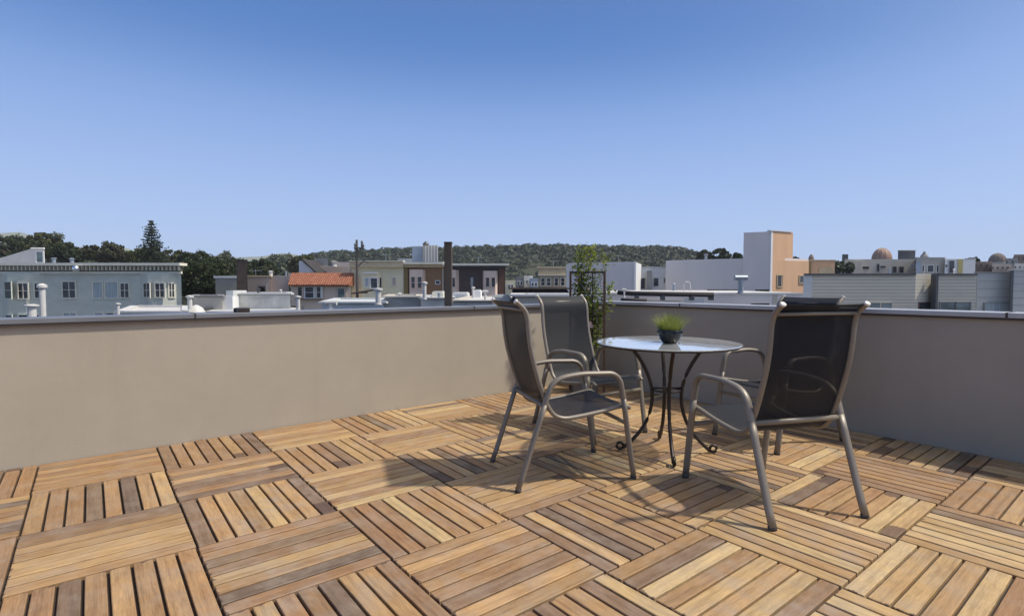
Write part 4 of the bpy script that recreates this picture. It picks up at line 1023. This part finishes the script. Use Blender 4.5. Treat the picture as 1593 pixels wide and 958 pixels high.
# ---------------------------------------------------------------- glass table
TC = Vector((1.035, 3.555, 0))
t = thing('glass_table', 'round glass topped patio table on dark curved iron legs', 'table', TC)
zt = .735
b = MB(); b.lathe([(.456, zt-.004), (.463, zt-.001), (.465, zt+.001), (.463, zt+.003), (.456, zt+.004)], TC, 96)
b.build('tabletop', 'table_glass', t, False)
b = MB(); n = 72; b.tube([TC+Vector((.450*math.cos(k*2*math.pi/n), .450*math.sin(k*2*math.pi/n), zt-.0095)) for k in range(n)], .005, 8, closed=True); b.build('rim', 'iron', t, True)
for k in range(4):
    a = R(-97+90*k); dv = Vector((math.cos(a), math.sin(a), 0))
    pr = smooth_path([TC+dv*r+Vector((0, 0, z)) for r, z in [(.262, .722), (.235, .706), (.195, .652), (.15, .58), (.115, .50), (.096, .42), (.094, .34), (.115, .24), (.160, .15), (.222, .075), (.285, .018)]], 1)
    b = MB(); b.tube(pr, .0122, 10); lg = b.build('leg', 'iron', t, True)
    sc = [pr[-1]]+[TC+dv*(.305+.022*math.cos(q))+Vector((0, 0, .034+.022*math.sin(q))) for q in [R(-110+36*i) for i in range(9)]]
    b = MB(); b.tube(sc, .010, 8); b.build('scroll', 'iron', lg, True)
b = MB(); n = 40; b.tube([TC+Vector((.086*math.cos(k*2*math.pi/n), .086*math.sin(k*2*math.pi/n), .42)) for k in range(n)], .0075, 8, closed=True); b.build('ring', 'iron', t, True)
b = MB(); b.tube([TC+Vector((-.09, 0, .432)), TC+Vector((.09, 0, .432))], .007, 8); b.build('cross_bar', 'iron', t, True)
b = MB(); b.tube([TC+Vector((0, -.09, .418)), TC+Vector((0, .09, .418))], .007, 8); b.build('cross_bar', 'iron', t, True)

# pot of grass
PC_ = Vector((1.035, 3.50, zt+.005))
t = thing('potted_grass', 'tuft of bright green grass in a dark glazed bowl on the glass table', 'potted plant', PC_)
b = MB(); b.lathe([(.001, 0), (.042, 0), (.047, .004), (.066, .03), (.079, .06), (.082, .083), (.079, .088), (.074, .085), (.070, .06), (.05, .05), (.001, .05)], PC_, 40, False); b.build('bowl', 'pot_glaze', t, True)
b = MB(); b.lathe([(.072, .066), (.03, .076), (.001, .078)], PC_, 24, False); b.build('soil', 'soil', t, True)
rng = random.Random(9); b = MB()
for _ in range(1500):
    a = rng.uniform(0, 2*math.pi); r = .066*math.sqrt(rng.random()); base = PC_+Vector((r*math.cos(a), r*math.sin(a), .07))
    lean = rng.gauss(0, .38)+r/.066*.8; da = a+rng.gauss(0, .5); dv = Vector((math.cos(da), math.sin(da), 0)); L = rng.uniform(.06, .145)
    side = Vector((-dv.y, dv.x, 0)); P = []
    for i in range(4):
        u = i/3; P.append(base+dv*(L*lean*.62*u*(0.6+.7*u))+Vector((0, 0, L*(u-.25*abs(lean)*u*u))))
    w = rng.uniform(.0006, .0013); o = len(b.v)
    for i, p in enumerate(P):
        ww = w*(1-.8*i/3); b.v += [p-side*ww, p+side*ww]
    for i in range(3): b.f.append((o+2*i, o+2*i+1, o+2*i+3, o+2*i+2))
b.build('grass_blades', 'leaf_grass', t)

# ---------------------------------------------------------------- trellis and climbing plant in the corner
YT = 5.62
pl = at(887.5, 422, YT); pr = at(940.5, 422, YT-.12)
t = thing('trellis', 'rusty dark metal trellis frame standing in the corner', 'trellis', ((pl.x+pr.x)/2, YT, 0))
for p in (pl, pr):
    b = MB(); b.box(p.x-.0105, p.y-.0105, .02, p.x+.0105, p.y+.0105, p.z); b.build('post', 'rust', t)
def rail(z, nm='rail', r=.009):
    b = MB(); b.tube([(pl.x, pl.y, z), (pr.x, pr.y, z)], r, 6); b.build(nm, 'iron', t)
rail(pl.z-.012, 'top_rail', .010)
for z in (1.03, .80, .62, .47): rail(z, r=.005)
for u in (.33, .66):
    q = pl.lerp(pr, u); b = MB(); b.tube([(q.x, q.y, .3), (q.x, q.y, q.z-.01)], .006, 6); b.build('upright', 'iron', t)
pc = Vector(((pl.x+pr.x)/2-.02, YT+.03, 0))
t = thing('planter', 'dark square planter holding the climbing plant in the corner', 'planter', pc)
b = MB(); w_ = .15; b.hexa([pc+Vector((x*w_*.85, y*w_*.85, .002)) for x, y in ((-1, -1), (1, -1), (1, 1), (-1, 1))]+[pc+Vector((x*w_, y*w_, .30)) for x, y in ((-1, -1), (1, -1), (1, 1), (-1, 1))]); b.build('pot', 'dark_trim', t, bevel=.008)
b = MB(); b.box(pc.x-.13, pc.y-.13, .302, pc.x+.13, pc.y+.13, .312); b.build('soil', 'soil', t)
t = thing('climbing_plant', 'leafy green climber with small pink flowers on the corner trellis', 'plant', (pc.x, pc.y, .31))
rng = random.Random(4); st = MB(); lf = MB(); fl = MB()
tips = []
for k in range(13):
    p = pc+Vector((rng.uniform(-.08, .08), rng.uniform(-.04, .04), .3)); path = [p.copy()]; hgt = rng.choice([1.50, 1.38, 1.32, 1.22, 1.1, .95, 1.42, 1.28])
    tx = at(rng.choice([898, 905, 912, 918, 920, 926, 934, 942, 948]), 440, YT).x
    n = 14
    for i in range(1, n+1):
        u = i/n; path.append(Vector((p.x+(tx-p.x)*u**1.3+rng.gauss(0, .012), p.y+rng.gauss(0, .02)-.02, p.z+(hgt-.3)*u)))
    st.tube(path, [.006*(1-.7*i/n) for i in range(n+1)], 5)
    for i in range(2, n+1):
        dens = rng.choice([9, 14, 20, 26]) if path[i].z > .98 else rng.choice([16, 22, 28])
        for _ in range(dens):
            q = path[i]+Vector((rng.gauss(0, .035), rng.gauss(0, .035), rng.gauss(0, .03)))
            a = Vector((rng.gauss(0, 1), rng.gauss(0, 1)-.3, rng.gauss(0, .6)-.1)).normalized(); s = rng.uniform(.016, .036)
            c = a.cross(Vector((rng.gauss(0, .5), rng.gauss(0, .5), 1))).normalized(); nn = a.cross(c)
            o = len(lf.v); lf.v += [q, q+a*s*.6+c*s*.42+nn*s*.08, q+a*s*1.6, q+a*s*.6-c*s*.42+nn*s*.08, q+a*s*.7-nn*s*.03]
            lf.f += [(o, o+1, o+4), (o+1, o+2, o+4), (o+2, o+3, o+4), (o+3, o, o+4)]
for (x, y, s) in ((917, 503, .028), (920, 507, .024), (934, 478, .02), (938, 441, .016), (916, 449, .016), (897, 440, .014)):
    q = at(x, y, YT-.08)
    for k in range(5):
        a = 2*math.pi*k/5; dv = Vector((math.cos(a), -.35, math.sin(a))); c = Vector((-math.sin(a), 0, math.cos(a)))
        o = len(fl.v); fl.v += [q, q+dv*s*.6+c*s*.35, q+dv*s, q+dv*s*.6-c*s*.35]; fl.f.append((o, o+1, o+2, o+3))
st.build('stem', 'bark', t, True); lf.build('foliage', 'leaf_climber', t); fl.build('flower', 'petal', t)

# ---------------------------------------------------------------- thin sea air
m = N('haze'); m.t.nodes.remove(m.b); pv = m.n('ShaderNodeVolumePrincipled'); pv.inputs['Color'].default_value = (.82, .88, .95, 1); pv.inputs['Density'].default_value = .00016
m.l(pv.outputs[0], m.out.inputs['Volume'])
b = MB(); b.box(-2600, -60, -15, 1700, 2300, 175); tag(b.build('haze', 'haze'), kind='stuff')
